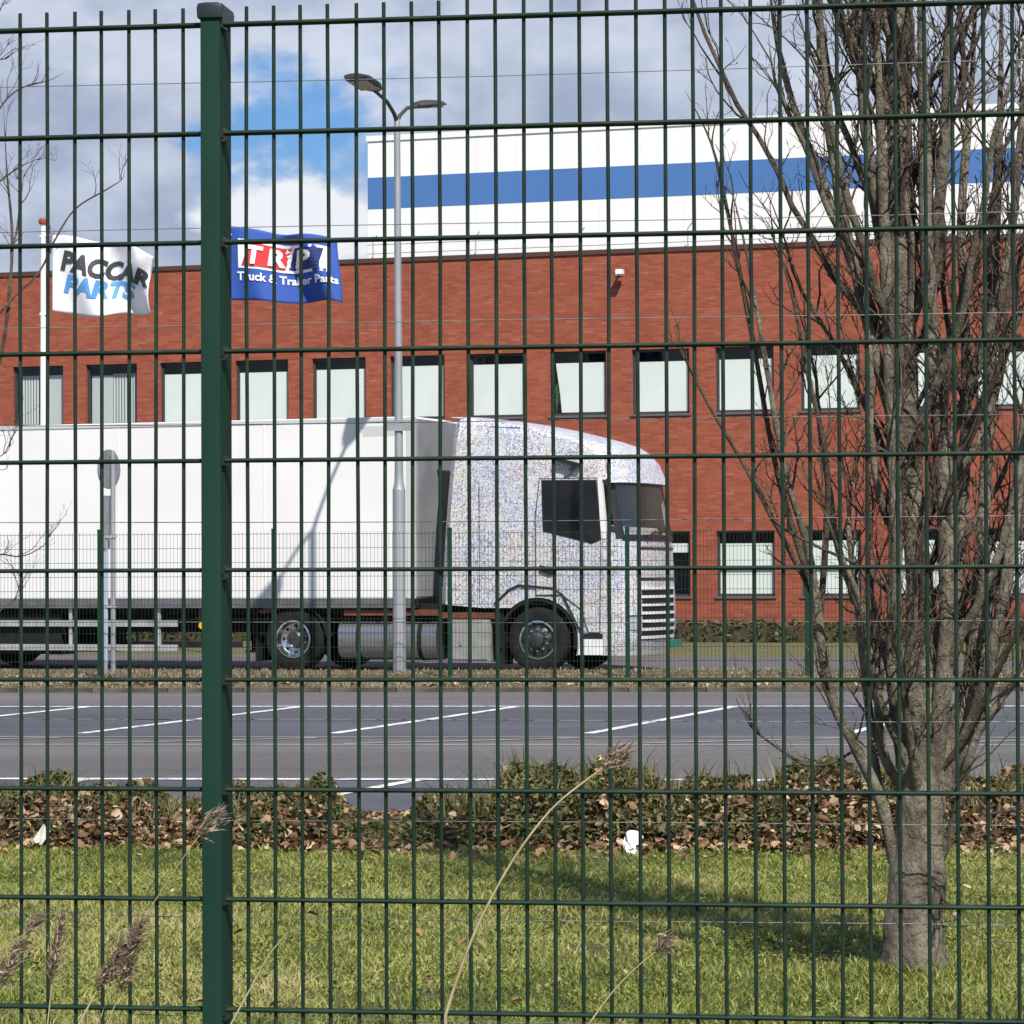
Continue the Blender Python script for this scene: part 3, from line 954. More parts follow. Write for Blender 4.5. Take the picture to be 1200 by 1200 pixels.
# ------------------------------------------------------------------ flags
def text_mesh(body, size, shear=0.0, bold=0.0, sx=1.0):
    cu = bpy.data.curves.new('lettering', 'FONT')
    cu.body = body
    cu.size = size
    cu.shear = shear
    cu.offset = bold
    cu.resolution_u = 3
    cu.extrude = 0.0
    ob = bpy.data.objects.new('lettering', cu)
    COL.objects.link(ob)
    bpy.context.view_layer.update()
    dg = bpy.context.evaluated_depsgraph_get()
    me = bpy.data.meshes.new_from_object(ob.evaluated_get(dg))
    bpy.data.objects.remove(ob)
    bpy.data.curves.remove(cu)
    bm = bmesh.new()
    bm.from_mesh(me)
    bmesh.ops.triangulate(bm, faces=bm.faces)
    for _ in range(2):
        bmesh.ops.subdivide_edges(bm, edges=[e for e in bm.edges if e.calc_length() > 0.09], cuts=1)
        bmesh.ops.triangulate(bm, faces=bm.faces)
    V = [(v.co.x * sx, v.co.y) for v in bm.verts]
    Fc = [tuple(v.index for v in f.verts) for f in bm.faces]
    bm.free()
    bpy.data.meshes.remove(me)
    return V, Fc


def make_flag(root, fn, W, H, cloth, prints):
    nu, nv = 44, 26
    P = [[fn(W * i / nu, H * j / nv, 0) for i in range(nu + 1)] for j in range(nv + 1)]
    cl = MB().grid(P).build('flag', cloth, root, 80)
    sol = cl.modifiers.new('thickness', 'SOLIDIFY')
    sol.thickness = 0.004
    for nm, V, Fc, mat, off in prints:
        MB().add([fn(u, v, off) for u, v in V], Fc).build(nm, mat, cl)


def rect(u0, u1, v0, v1, sk=0.0, n=10, m=6):
    V = []
    Fc = []
    for j in range(m + 1):
        for i in range(n + 1):
            V.append((u0 + (u1 - u0) * i / n + sk * j / m, v0 + (v1 - v0) * j / m))
    for j in range(m):
        for i in range(n):
            a = j * (n + 1) + i
            Fc.append((a, a + 1, a + n + 2, a + n + 1))
    return V, Fc


def flag_pole(name, label, px):
    base = at(px, 700, 60)
    r = thing(name, label, 'flagpole', (base.x, 60, 0), 0, 'flagpoles on the grass before the building')
    MB().tube([(0, 0, 0), (0, 0, 3), (0, 0, 8.42)], [0.075, 0.07, 0.05], 12).build('pole', 'polewhite', r, 40)
    cp = MB().lathe([(0.001, 0), (0.075, 0.02), (0.095, 0.07), (0.08, 0.13), (0.001, 0.15)], (0, 0, 0), 12).build('cap', 'redcap', r, 50)
    cp.rotation_euler = (rad(90), 0, 0)
    cp.location = (0, 0, 8.40)
    MB().tube([(-0.06, -0.03, 6.65), (0.08, -0.03, 6.66)], 0.03, 6).build('flag_ring', 'polewhite', r)
    MB().tube([(-0.06, -0.03, 8.18), (0.16, -0.03, 8.2)], 0.02, 6).build('flag_ring', 'polewhite', r)
    return r


r1 = flag_pole('flagpole', 'white flagpole with red brown cap flying the white flag', 51)
f1 = thing('white_flag', 'waving white flag with dark grey PACCAR and light blue PARTS lettering', 'flag', r1.location, 0)


def fl1(u, v, off):
    q = u / 2.0
    y = 0.25 * math.sin(u * 4.6 + v * 1.9 + 0.4) * min(1, q * 1.6 + 0.05) + 0.14 * math.sin(u * 8.5 - v * 2.8) * q - 0.2 * q - off
    x = 0.18 + u * 0.985 - 0.05 * q * math.sin(v * 3)
    z = 6.72 + v * (1 - 0.20 * q * q) - 0.10 * math.sin(q * 3.0) * (1 - v / 1.5) * 1.2 + 0.07 * math.sin(u * 5 + 1.0) * q - 0.06 * q * v
    return (x, y, z)


t1 = text_mesh('PACCAR', 0.50, 0.25, 0.026, 0.92)
t2 = text_mesh('PARTS', 0.47, 0.25, 0.022, 1.06)
# lettering runs gently downhill on the billowing cloth
t1 = ([(u + 0.16, v + 0.84 - 0.16 * u / 1.8) for u, v in t1[0]], t1[1])
t2 = ([(u + 0.22, v + 0.42 - 0.12 * u / 1.8) for u, v in t2[0]], t2[1])
make_flag(f1, fl1, 2.0, 1.48, 'flagw', [('lettering', *t1, 'txt_grey', 0.018), ('lettering', *t2, 'txt_blue', 0.018)])

r3 = flag_pole('flagpole', 'white flagpole flying the blue flag', 263)
f2 = thing('blue_flag', 'waving blue flag with red and white TRP logo and Truck & Trailer Parts lettering', 'flag', r3.location, 0)


def fl2(u, v, off):
    q = u / 2.2
    y = 0.22 * math.sin(u * 4.2 + v * 1.6 + 2.0) * min(1, q * 1.6 + 0.05) + 0.07 * math.sin(u * 9 + v * 3) * q - 0.25 * q - off
    x = 0.12 + u * 0.985 + 0.06 * q * math.cos(v * 2.0)
    z = 6.92 + v - 0.10 * q - 0.20 * q * (v / 1.45) + 0.05 * math.sin(u * 4 + 0.5) * q
    return (x, y, z)


def shift(t, du, dv, slope=0.0):
    return [(u + du, v + dv + slope * u) for u, v in t[0]], t[1]


T = text_mesh('T', 0.50, 0.15, 0.020, 1.05)
Rr = text_mesh('R', 0.48, 0.15, 0.020, 1.15)
Pp = text_mesh('P', 0.48, 0.15, 0.020, 1.15)
tt_ = text_mesh('Truck & Trailer Parts', 0.235, 0.0, 0.006, 0.98)
make_flag(f2, fl2, 2.2, 1.45, 'flagb', [
    ('logo_border', *rect(0.17, 2.0, 0.64, 1.22), 'txt_white', 0.012),
    ('logo_panel', *rect(0.24, 1.10, 0.70, 1.16, 0.16), 'txt_red', 0.030),
    ('logo_panel', *rect(1.16, 1.76, 0.70, 1.16, 0.16), 'txt_navy', 0.030),
    ('lettering', *shift(T, 0.30, 0.75), 'txt_white', 0.052),
    ('lettering', *shift(Rr, 0.74, 0.76), 'txt_white', 0.052),
    ('lettering', *shift(Pp, 1.30, 0.76), 'txt_white', 0.052),
    ('lettering', *shift(tt_, 0.15, 0.40), 'txt_white', 0.02)])


# ------------------------------------------------------------------ truck and trailer
TA = rad(20.0)
TN = Vector((math.sin(TA), math.cos(TA), 0))
TP = Vector((0.384, 47.369, 0.007)) + TN * 1.25
tractor = thing('tractor_unit', 'prototype truck cab wrapped in white squiggle camouflage, coupled to a white trailer', 'truck', TP, -TA)

ZK = [0.27, 0.45, 0.7, 1.2, 2.0, 2.1, 2.95, 3.25, 3.40, 3.52, 3.61, 3.70, 3.80, 3.89, 3.95, 3.985]
SF = [1.54, 1.62, 1.66, 1.65, 1.61, 1.60, 1.43, 1.38, 1.29, 1.10, 0.84, 0.50, 0.10, -0.35, -0.75, -1.05]
SR = [-1.62, -1.62, -1.62, -1.61, -1.56, -1.555, -1.49, -1.465, -1.455, -1.45, -1.44, -1.43, -1.42, -1.415, -1.41, -1.40]
HW = [1.22, 1.25, 1.25, 1.25, 1.25, 1.25, 1.235, 1.22, 1.205, 1.19, 1.18, 1.165, 1.14, 1.105, 1.06, 1.00]
DC, NE = 0.50, 2.7


def cab_pt(z, v, off=0.0):
    """point on the curved cab front at height z; v from -1 (near side) to 1"""
    def raw(z, v):
        sf, hw = np.interp(z, ZK, SF), np.interp(z, ZK, HW)
        a = abs(v)
        # even spacing round the corner
        s_ = (sf - DC) + DC * max(0.0, 1 - a ** NE) ** (1 / NE)
        return Vector((float(s_), float(v * hw), z))
    p = raw(z, v)
    if off:
        e = 0.01
        v1, v2 = max(-1, v - e), min(1, v + e)
        tv = raw(z, v2) - raw(z, v1)
        tz = raw(z + e, v) - raw(z - e, v)
        nrm = tv.cross(tz).normalized()
        if nrm.x < 0 and abs(v) < 0.97:
            nrm = -nrm
        if abs(v) >= 0.97 and nrm.y * v < 0:
            nrm = -nrm
        p = p + nrm * off
    return p


def vspace(v0, v1, n):
    a0, a1 = (math.asin(max(-1, min(1, x))) for x in (v0, v1))
    return [math.sin(a0 + (a1 - a0) * i / n) for i in range(n + 1)]


def cab_patch(v0, v1, z0, z1, off, nv=24, nz=6, thick=0.0, offtop=None):
    b = MB()
    vs_ = vspace(v0, v1, nv)
    zs = [z0 + (z1 - z0) * i / nz for i in range(nz + 1)]
    ofs = [off + ((offtop if offtop is not None else off) - off) * i / nz for i in range(nz + 1)]
    outer = [[cab_pt(z, v, o_) for v in vs_] for z, o_ in zip(zs, ofs)]
    b.grid(outer)
    if thick:
        inner = [[cab_pt(z, v, max(0.001, o_ - thick)) for v in vs_] for z, o_ in zip(zs, ofs)]
        b.grid(inner)
        b.grid([outer[0], inner[0]]).grid([outer[-1], inner[-1]])
        b.grid([[r[0] for r in outer], [r[0] for r in inner]]).grid([[r[-1] for r in outer], [r[-1] for r in inner]])
    return b


# cab shell
zz = [z for z in np.unique(np.concatenate([np.linspace(0.27, 2.08, 10), np.linspace(2.08, 3.25, 8), np.array(ZK[7:]), np.linspace(3.25, 3.985, 12)]))]
loop_v = vspace(-1, 1, 40)
body = MB()
rows_ = []
for z in zz:
    sr, hw = float(np.interp(z, ZK, SR)), float(np.interp(z, ZK, HW))
    ring = [Vector((sr + 0.10, -hw, z))] + [cab_pt(z, v) for v in loop_v] + [Vector((sr + 0.10, hw, z)), Vector((sr, hw - 0.10, z)), Vector((sr, -hw + 0.10, z))]
    rows_.append(ring)
nr = len(rows_[0])
body.add([p for r in rows_ for p in r], [(i * nr + j, i * nr + (j + 1) % nr, (i + 1) * nr + (j + 1) % nr, (i + 1) * nr + j) for i in range(len(rows_) - 1) for j in range(nr)]
         + [tuple(range(nr - 1, -1, -1)), tuple(range((len(rows_) - 1) * nr, len(rows_) * nr))])
bo = body.build('cab_shell', 'camo', tractor)
cut1 = MB().lathe([(0.0001, -1.6), (0.66, -1.6), (0.66, 1.6), (0.0001, 1.6)], (0, 0, 0.50), 40).build('cut', 'camo')
cut2 = MB().prism([(-2.0, 0.1), (0.02, 0.1), (0.02, 1.0), (-0.9, 1.0), (-2.0, 1.09)], -1.7, 1.7).build('cut', 'camo')
cut3 = MB().prism([(-0.2, 2.12), (0.95, 2.12), (1.44, 2.12), (1.29, 2.93), (-0.2, 2.93)], -1.10, 1.10).build('cut', 'camo')
cut4 = MB()                      # windscreen opening
vs_ = vspace(-0.92, 0.66, 22)
oo = [[cab_pt(z, v, 0.2) for v in vs_] for z in (2.12, 2.93)]
ii = [[Vector((0.55, p.y * 0.95, p.z)) for p in r] for r in oo]
ring_o = oo[0] + ii[0][::-1]
ring_i = oo[1] + ii[1][::-1]
k_ = len(ring_o)
cut4.add(ring_o + ring_i, [tuple(range(k_)), tuple(range(2 * k_ - 1, k_ - 1, -1))] + [(i, (i + 1) % k_, (i + 1) % k_ + k_, i + k_) for i in range(k_)])
c4 = cut4.build('cut', 'camo')
cutters = [cut1, cut2, cut3, c4]
for c_ in cutters:
    c_.parent = tractor
    md = bo.modifiers.new('cut', 'BOOLEAN')
    md.operation = 'DIFFERENCE'
    md.solver = 'EXACT'
    md.object = c_
bpy.context.view_layer.update()
dg = bpy.context.evaluated_depsgraph_get()
newme = bpy.data.meshes.new_from_object(bo.evaluated_get(dg))
bo.modifiers.clear()
bo.data = newme
for c_ in cutters:
    bpy.data.objects.remove(c_)
newme.polygons.foreach_set('use_smooth', [True] * len(newme.polygons))
newme.set_sharp_from_angle(angle=rad(32))
newme.materials.append(MT['cabin'])                     # lining of the hollow cabin
for pg in newme.polygons:
    c = pg.center
    if 2.10 < c.z < 2.945 and c.x > -0.25 and abs(c.y) < 1.19 and c.x < cab_pt(c.z, c.y / float(np.interp(c.z, ZK, HW))).x - 0.03:
        pg.material_index = 1

cab_patch(-0.925, 0.675, 2.08, 2.94, 0.004, 26, 5).build('windscreen', 'screen', tractor, 60)
# black surround of the windscreen at the pillars
for sgn in (-1, 1):
    a, b = (-0.98, -0.915) if sgn < 0 else (0.665, 0.985)
    cab_patch(a, b, 2.06, 2.97, 0.010, 4, 5).build('pillar_trim', 'black', tractor, 60)
cab_patch(-0.94, 0.94, 2.03, 2.12, 0.012, 24, 2).build('cowl_trim', 'black', tractor, 60)
# sun visor and roof lip
cab_patch(-0.96, 0.96, 2.90, 3.32, 0.115, 26, 6, 0.05, 0.006).build('sun_visor', 'camo', tractor, 40)
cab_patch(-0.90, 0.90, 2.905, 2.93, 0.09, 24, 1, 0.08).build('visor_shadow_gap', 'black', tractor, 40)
# cabin furniture behind the glass
MB().b6(-0.15, 0.1, -1.09, 1.09, 2.13, 2.92).build('rear_curtain', 'curtain', tractor)
MB().prism([(0.75, 2.125), (1.30, 2.125), (1.24, 2.24), (0.85, 2.30)], -1.0, 1.0).build('dashboard', 'cabin', tractor)
for y in (-0.55, 0.55):
    MB().b6(0.15, 0.35, y - 0.25, y + 0.25, 2.13, 2.75).b6(0.18, 0.30, y - 0.13, y + 0.13, 2.75, 2.90).build('seat', 'cabin', tractor)
sw = MB()
ringp = [Vector((0.62 + 0.10 * math.sin(a), 0.55 + 0.22 * math.cos(a), 2.38 + 0.19 * math.sin(a))) for a in [2 * math.pi * i / 24 for i in range(25)]]
sw.tube(ringp, 0.018, 6).tube([(0.62, 0.55, 2.38), (0.85, 0.55, 2.2)], 0.03, 6).tube([(0.62, 0.33, 2.38), (0.62, 0.77, 2.38)], 0.014, 5)
sw.build('steering_wheel', 'black', tractor)

# the two doors with window, handle
DOOR = [(-0.02, 1.20), (0.42, 1.20), (0.70, 1.0), (0.84, 0.62), (1.02, 0.62), (1.04, 2.02), (0.985, 2.99), (0.05, 2.99), (-0.02, 2.4)]
for sgn in (-1, 1):
    y = sgn * 1.252
    dr = MB().prism(DOOR, y - 0.005 * sgn, y + 0.012 * sgn).build('door', 'camo', tractor)
    wy = y + 0.014 * sgn
    MB().tube([(x, y + 0.012 * sgn, z) for x, z in DOOR + DOOR[:1]], 0.0065, 5).build('door_seal', 'black', dr)
    MB().tube([(-0.95, y + 0.002 * sgn, 1.07), (-0.95, y + 0.002 * sgn, 2.9)], 0.005, 5).build('panel_seam', 'black', tractor)
    W_ = [(0.10, 2.95), (0.955, 2.94), (1.02, 2.06), (0.88, 2.00), (0.12, 2.20)]
    MB().prism([(x + (0.02 if x > 0.5 else -0.02), z + (0.02 if z > 2.5 else -0.02)) for x, z in W_], wy - 0.004 * sgn, wy + 0.004 * sgn).build('window_rubber', 'black', dr)
    MB().prism(W_, wy - 0.002 * sgn, wy + 0.008 * sgn).build('window', 'darkglass', dr)
    MB().prism([(0.05, 1.66), (0.26, 1.62), (0.28, 1.52), (0.22, 1.50), (0.05, 1.57)], wy - 0.01 * sgn, wy + 0.030 * sgn).build('handle', 'black', dr)
    # pale pillar strip in front of the door
    MB().prism([(0.975, 2.98), (1.05, 2.96), (1.13, 2.06), (1.05, 2.06)], y - 0.09 * sgn, y + 0.010 * sgn).build('pillar_strip', 'wrap', tractor)
    # moulding line round the wheel arch
    arch = [(-0.70, 1.06), (-0.46, 1.28), (-0.30, 1.35), (0.28, 1.30), (0.42, 1.20), (0.66, 0.72), (0.74, 0.62)]
    MB().tube([(x, y + 0.014 * sgn, z) for x, z in arch], 0.016, 6).build('arch_moulding', 'black', tractor)
    MB().b6(0.72, 1.06, min(y, y + 0.012 * sgn), max(y, y + 0.012 * sgn), 0.53, 0.61).build('step_recess', 'black', tractor)
    MB().prism([(0.70, 0.52), (1.06, 0.52), (1.06, 0.28), (0.66, 0.28)], y - 0.01 * sgn, y + 0.008 * sgn).build('lower_step_panel', 'wrap', tractor)
    # camera arm above the door
    ar = MB().prism([(0.44, 3.02), (0.50, 3.02), (0.66, 3.18), (0.60, 3.20)], y - 0.02 * sgn, y + 0.03 * sgn)
    ar.build('camera_arm', 'rail', tractor)
    MB().prism([(0.30, 3.27), (0.72, 3.16), (0.74, 3.21), (0.60, 3.25), (0.32, 3.31)], y - 0.02 * sgn, y + 0.09 * sgn).build('camera_wing', 'black', tractor)
    # edge line on the roof side
    MB().tube([(-1.36, sgn * 1.10, 3.86), (-0.6, sgn * 1.135, 3.80), (-0.30, sgn * 1.145, 3.79)], 0.010, 5).build('roof_seam', 'rail', tractor)
    # headlight
    a, b = (-0.93, -0.72) if sgn < 0 else (0.72, 0.93)
    hl = cab_patch(a, b, 0.66, 0.86, 0.012, 8, 4).build('headlight', 'lamp_glass', tractor, 60)
    cab_patch(a, b, 0.865, 0.885, 0.016, 8, 1).build('headlight_brow', 'black', hl, 60)
    MB().prism([(-0.58, 0.12), (-0.66, 0.12), (-0.74, 1.0), (-0.60, 1.0)], sgn * 0.75, sgn * 1.2).build('mudflap', 'under', tractor)
    # wheel arch liner
    al = MB()
    arcp = [(0.65 * math.cos(a_), 0.50 + 0.65 * math.sin(a_)) for a_ in [rad(-12 + 204 * i / 24) for i in range(25)]]
    y0, y1 = sorted((sgn * 0.55, sgn * 1.235))
    al.grid([[(x, y0, z) for x, z in arcp], [(x, y1, z) for x, z in arcp]])
    ins = [(0.60 * math.cos(a_), 0.50 + 0.60 * math.sin(a_)) for a_ in [rad(-12 + 204 * i / 24) for i in range(25)]]
    al.grid([[(x, sgn * 1.235, z) for x, z in arcp], [(x, sgn * 1.235, z) for x, z in ins]])
    al.grid([[(x, y0, z) for x, z in ins], [(x, y1, z) for x, z in ins]])
    al.build('wheel_arch_liner', 'under', tractor, 50)

# grille: dark opening with pale bars
cab_patch(-0.70, 0.46, 0.50, 1.28, 0.006, 20, 6).build('grille_opening', 'under', tractor, 60)
for i in range(7):
    z = 0.52 + 0.125 * i
    cab_patch(-0.71, 0.48, z, z + 0.042, 0.020, 20, 1, 0.015).build('grille_bar', 'wrap', tractor, 60)
cab_patch(-0.72, 0.72, 1.42, 1.46, 0.012, 20, 1).build('front_panel_seam', 'black', tractor, 60)
cab_patch(-0.72, 0.72, 1.90, 1.93, 0.014, 20, 1).build('front_panel_seam', 'black', tractor, 60)
for a, b in ((-0.76, -0.70), (0.70, 0.76)):
    cab_patch(a, b, 1.52, 1.74, 0.014, 3, 2).build('front_grab_recess', 'black', tractor, 60)
cab_patch(-0.96, 0.96, 0.27, 0.34, 0.014, 24, 1).build('bumper_lip', 'wrap', tractor, 60)
MB().b6(1.58, 1.67, 0.40, 0.92, 0.36, 0.48).build('number_plate', 'plate', tractor)
for y, dy_ in ((-0.55, 0.6), (0.1, 0.6)):
    MB().tube([cab_pt(2.07, y, 0.05), cab_pt(2.17, min(0.9, y + dy_ * 0.5), 0.03), cab_pt(2.14, min(0.92, y + dy_), 0.02)], 0.014, 5).build('wiper', 'black', tractor)

# chassis, tank, boxes
MB().b6(-5.3, 0.9, -0.45, -0.37, 0.62, 0.93).b6(-5.3, 0.9, 0.37, 0.45, 0.62, 0.93).build('chassis_rail', 'chassis', tractor)
MB().b6(-3.25, -1.62, -1.22, -0.5, 0.88, 0.97).b6(-1.66, -0.72, -1.20, -0.5, 0.84, 0.93).build('deck_plate', 'chassis', tractor)
MB().b6(-3.0, 1.1, -0.95, 0.95, 0.93, 1.06).build('cab_floor', 'under', tractor)
MB().b6(-4.9, -3.4, -1.18, -0.4, 1.02, 1.05).build('rear_frame_plate', 'chassis', tractor)


def rr_poly(c, w, h, r, n=6):
    out = []
    for (sx, sy, a0) in ((1, 1, 0), (-1, 1, 90), (-1, -1, 180), (1, -1, 270)):
        for i in range(n + 1):
            a = rad(a0 + 90 * i / n)
            out.append((c[0] + sx * (w / 2 - r) + r * math.cos(a), c[1] + sy * (h / 2 - r) + r * math.sin(a)))
    return out


for sgn in (-1, 1):
    yc = sgn * 0.88
    tk = MB()
    sec = rr_poly((yc, 0.50), 0.66, 0.64, 0.26)
    n = len(sec)
    tk.add([(-3.36, y, z) for y, z in sec] + [(-1.70, y, z) for y, z in sec],
           [tuple(range(n)), tuple(range(2 * n - 1, n - 1, -1))] + [(i, (i + 1) % n, (i + 1) % n + n, i + n) for i in range(n)])
    tko = tk.build('fuel_tank', 'tank', tractor, 40)
    for x in (-3.02, -2.45, -1.98):
        s2 = rr_poly((yc, 0.50), 0.675, 0.655, 0.267)
        sb = MB()
        sb.add([(x - 0.035, y, z) for y, z in s2] + [(x + 0.035, y, z) for y, z in s2],
               [tuple(range(n)), tuple(range(2 * n - 1, n - 1, -1))] + [(i, (i + 1) % n, (i + 1) % n + n, i + n) for i in range(n)])
        sb.build('tank_strap', 'under' if x != -2.45 else 'rail', tko, 40)
    bb = MB().b6(-1.46, -0.80, min(sgn * 0.6, sgn * 1.19), max(sgn * 0.6, sgn * 1.19), 0.16, 0.82).build('battery_box', 'boxgrey', tractor)
    MB().b6(-1.42, -0.84, min(sgn * 1.19, sgn * 1.205), max(sgn * 1.19, sgn * 1.205), 0.20, 0.78).build('box_cover', 'boxgrey', bb)
    MB().b6(-1.30, -1.26, min(sgn * 1.2, sgn * 1.22), max(sgn * 1.2, sgn * 1.22), 0.42, 0.50).build('latch', 'steel', bb)
    # rear mudguard halves
    mg = MB()
    arcp = [(-4.12 + 0.585 * math.cos(a_), 0.50 + 0.585 * math.sin(a_)) for a_ in [rad(5 + 170 * i / 20) for i in range(21)]]
    ins = [(-4.12 + 0.565 * math.cos(a_), 0.50 + 0.565 * math.sin(a_)) for a_ in [rad(5 + 170 * i / 20) for i in range(21)]]
    y0, y1 = sorted((sgn * 0.62, sgn * 1.23))
    for pp in (arcp, ins):
        mg.grid([[(x, y0, z) for x, z in pp], [(x, y1, z) for x, z in pp]])
    mg.grid([[(x, sgn * 1.23, z) for x, z in arcp], [(x, sgn * 1.23, z) for x, z in ins]])
    mg.build('rear_mudguard', 'under', tractor, 50)
    MB().prism([(-4.76, 0.95), (-4.60, 1.0), (-4.2, 1.07), (-3.4, 1.07), (-3.4, 1.03), (-4.2, 1.03), (-4.66, 0.90)], y0 + 0.02, y1 - 0.02).build('mudguard_bracket', 'chassis', tractor)
    MB().b6(-4.78, -4.74, y0, y1, 0.15, 0.92).build('mudflap', 'under', tractor)


def wheel(parent, x, side, kind):
    """side -1 near, +1 far"""
    y = side * 1.235
    r = 0.505
    s_ = -side
    w = MB().lathe([(0.285, 0.02 * s_), (0.33, 0.0), (0.42, -0.004 * s_), (0.475, 0.015 * s_), (0.50, 0.05 * s_), (r, 0.09 * s_), (r, 0.25 * s_), (0.47, 0.31 * s_), (0.29, 0.31 * s_)], (x, y, r), 44)
    to = w.build('wheel', 'tyre', parent, 35)
    if kind == 'front':
        MB().lathe([(0.288, 0.02 * s_), (0.30, -0.006 * s_), (0.275, -0.01 * s_), (0.255, 0.03 * s_), (0.235, 0.05 * s_)], (x, y, r), 44).build('rim', 'chrome', to, 40)
        MB().lathe([(0.237, 0.05 * s_), (0.22, 0.03 * s_), (0.17, 0.0), (0.12, -0.005 * s_), (0.11, -0.07 * s_), (0.07, -0.09 * s_), (0.001, -0.09 * s_)], (x, y, r), 36).build('hub', 'rimgrey', to, 30)
        holes, rr_, ry = 10, 0.205, 0.012
    else:
        MB().lathe([(0.288, 0.02 * s_), (0.30, -0.006 * s_), (0.275, -0.01 * s_), (0.262, 0.05 * s_), (0.25, 0.10 * s_), (0.19, 0.135 * s_), (0.15, 0.14 * s_)], (x, y, r), 44).build('rim', 'chrome', to, 40)
        MB().lathe([(0.152, 0.14 * s_), (0.13, 0.06 * s_), (0.10, 0.035 * s_), (0.06, 0.03 * s_), (0.001, 0.03 * s_)], (x, y, r), 30).build('hub', 'rimgrey', to, 30)
        holes, rr_, ry = 8, 0.215, 0.112
    hb = MB()
    for i in range(holes):
        a = 2 * math.pi * i / holes
        cx_, cz_ = x + rr_ * math.cos(a), r + rr_ * math.sin(a)
        hb.lathe([(0.001, -0.004 * s_), (0.026, -0.004 * s_), (0.026, 0.03 * s_)], (cx_, y + ry * s_, cz_), 10)
    hb.build('hand_holes', 'under', to)['kind'] = 'stuff'
    nb = MB()
    for i in range(10):
        a = 2 * math.pi * (i + 0.5) / 10
        rn = 0.165 if kind == 'front' else 0.17
        nb.lathe([(0.001, -0.03 * s_), (0.014, -0.03 * s_), (0.014, 0.02 * s_)], (x + rn * math.cos(a), y + (0.0 if kind == 'front' else 0.13) * s_, r + rn * math.sin(a)), 6)
    nb.build('wheel_nuts', 'steel', to)['kind'] = 'stuff'
    return to


for sd in (-1, 1):
    wheel(tractor, 0.0, sd, 'front')
    wheel(tractor, -4.12, sd, 'rear')
MB().tube([(0, -1.0, 0.5), (0, 1.0, 0.5)], 0.07, 8).tube([(-4.12, -1.0, 0.5), (-4.12, 1.0, 0.5)], 0.11, 8).build('axle', 'under', tractor)
MB().b6(-3.6, -0.9, -0.4, 0.4, 0.3, 0.66).build('gearbox', 'under', tractor)

trailer = thing('box_trailer', 'long white box trailer behind the camouflaged truck cab', 'trailer', TP, -TA)
TX0, TX1 = -15.6, -2.02
bx = MB().b6(TX0, TX1, -1.27, 1.27, 1.14, 4.0).build('box_body', 'trailer', trailer)
bv = bx.modifiers.new('edge', 'BEVEL')
bv.width = 0.03
bv.segments = 2
# shallow panel joints, top rail, corner posts
for x in (-4.6, -7.2, -9.8, -12.4):
    MB().b6(x - 0.012, x + 0.012, -1.276, -1.268, 1.2, 3.93).build('panel_joint', 'trailer', trailer)
MB().b6(TX0 + 0.02, TX1 - 0.02, -1.283, -1.266, 3.93, 3.985).build('top_rail', 'trailer_trim', trailer)
MB().b6(TX1 - 0.13, TX1 + 0.006, -1.282, -1.20, 1.15, 3.99).build('corner_post', 'trailer_trim', trailer)
MB().b6(TX0 + 0.05, TX1 - 0.05, -1.275, 1.275, 1.0, 1.138).build('side_rail', 'rail', trailer)
MB().b6(TX0 + 0.2, TX1 - 0.2, -1.1, 1.1, 0.90, 1.0).build('floor_beams', 'under', trailer)
MB().b6(TX0 + 0.3, -4.9, -0.55, -0.43, 0.60, 0.92).b6(TX0 + 0.3, -4.9, 0.43, 0.55, 0.60, 0.92).build('main_beam', 'under', trailer)
MB().b6(TX0 + 0.3, -5.6, -0.42, 0.42, 0.62, 0.90).build('cross_members', 'under', trailer)
MB().b6(-2.9, -2.25, 1.0 - 2.272, 1.0 - 2.27, 3.70, 3.86).build('corner_plate', 'trailer_trim', trailer)
# front bulkhead cooling panel on the trailer nose
MB().b6(TX1 + 0.007, TX1 + 0.05, -1.245, 1.245, 1.18, 3.96).build('front_panel', 'nose', trailer)
# side guards
for sgn in (-1, 1):
    y0, y1 = sorted((sgn * 1.22, sgn * 1.25))
    MB().b6(-9.70, -6.15, y0, y1, 0.70, 0.80).build('side_guard', 'guard', trailer)
    MB().b6(-9.70, -6.15, y0, y1, 0.31, 0.41).build('side_guard', 'guard', trailer)
    MB().b6(-9.60, -8.30, min(sgn * 0.65, sgn * 1.17), max(sgn * 0.65, sgn * 1.17), 0.24, 0.90).build('pallet_box', 'under', trailer)
    for x in (-9.6, -8.1, -6.5):
        MB().b6(x - 0.03, x + 0.03, sgn * 1.20 - 0.02, sgn * 1.20 + 0.02, 0.31, 1.0).build('guard_post', 'guard', trailer)
    # landing legs
    lg = MB().b6(-5.75, -5.61, sgn * 0.75 - 0.07, sgn * 0.75 + 0.07, 0.45, 0.92).b6(-5.74, -5.62, sgn * 0.75 - 0.055, sgn * 0.75 + 0.055, 0.28, 0.45).build('landing_leg', 'under', trailer)
    MB().b6(-5.82, -5.54, sgn * 0.75 - 0.13, sgn * 0.75 + 0.13, 0.24, 0.28).build('foot', 'rail', lg)
    MB().tube([(-5.65, sgn * 0.75, 0.6), (-6.1, sgn * 0.62, 0.25 + 0.6)], 0.03, 6).build('brace', 'rail', lg)
    for x in (-10.35, -11.66, -12.97):
        wheel(trailer, x, sgn, 'rear')
    MB().lathe([(0.001, -0.02), (0.055, -0.02), (0.06, 0.0)], (-5.70, sgn * 1.272 + (0.0 if sgn < 0 else 0.02), 0.72), 12).build('marker_lamp', 'amber', trailer)
    MB().b6(-5.76, -5.64, min(sgn * 1.20, sgn * 1.27), max(sgn * 1.20, sgn * 1.27), 0.66, 0.98).build('lamp_bracket', 'under', trailer)
MB().b6(-13.6, -9.8, -0.9, 0.9, 0.45, 0.60).build('axle_group', 'under', trailer)

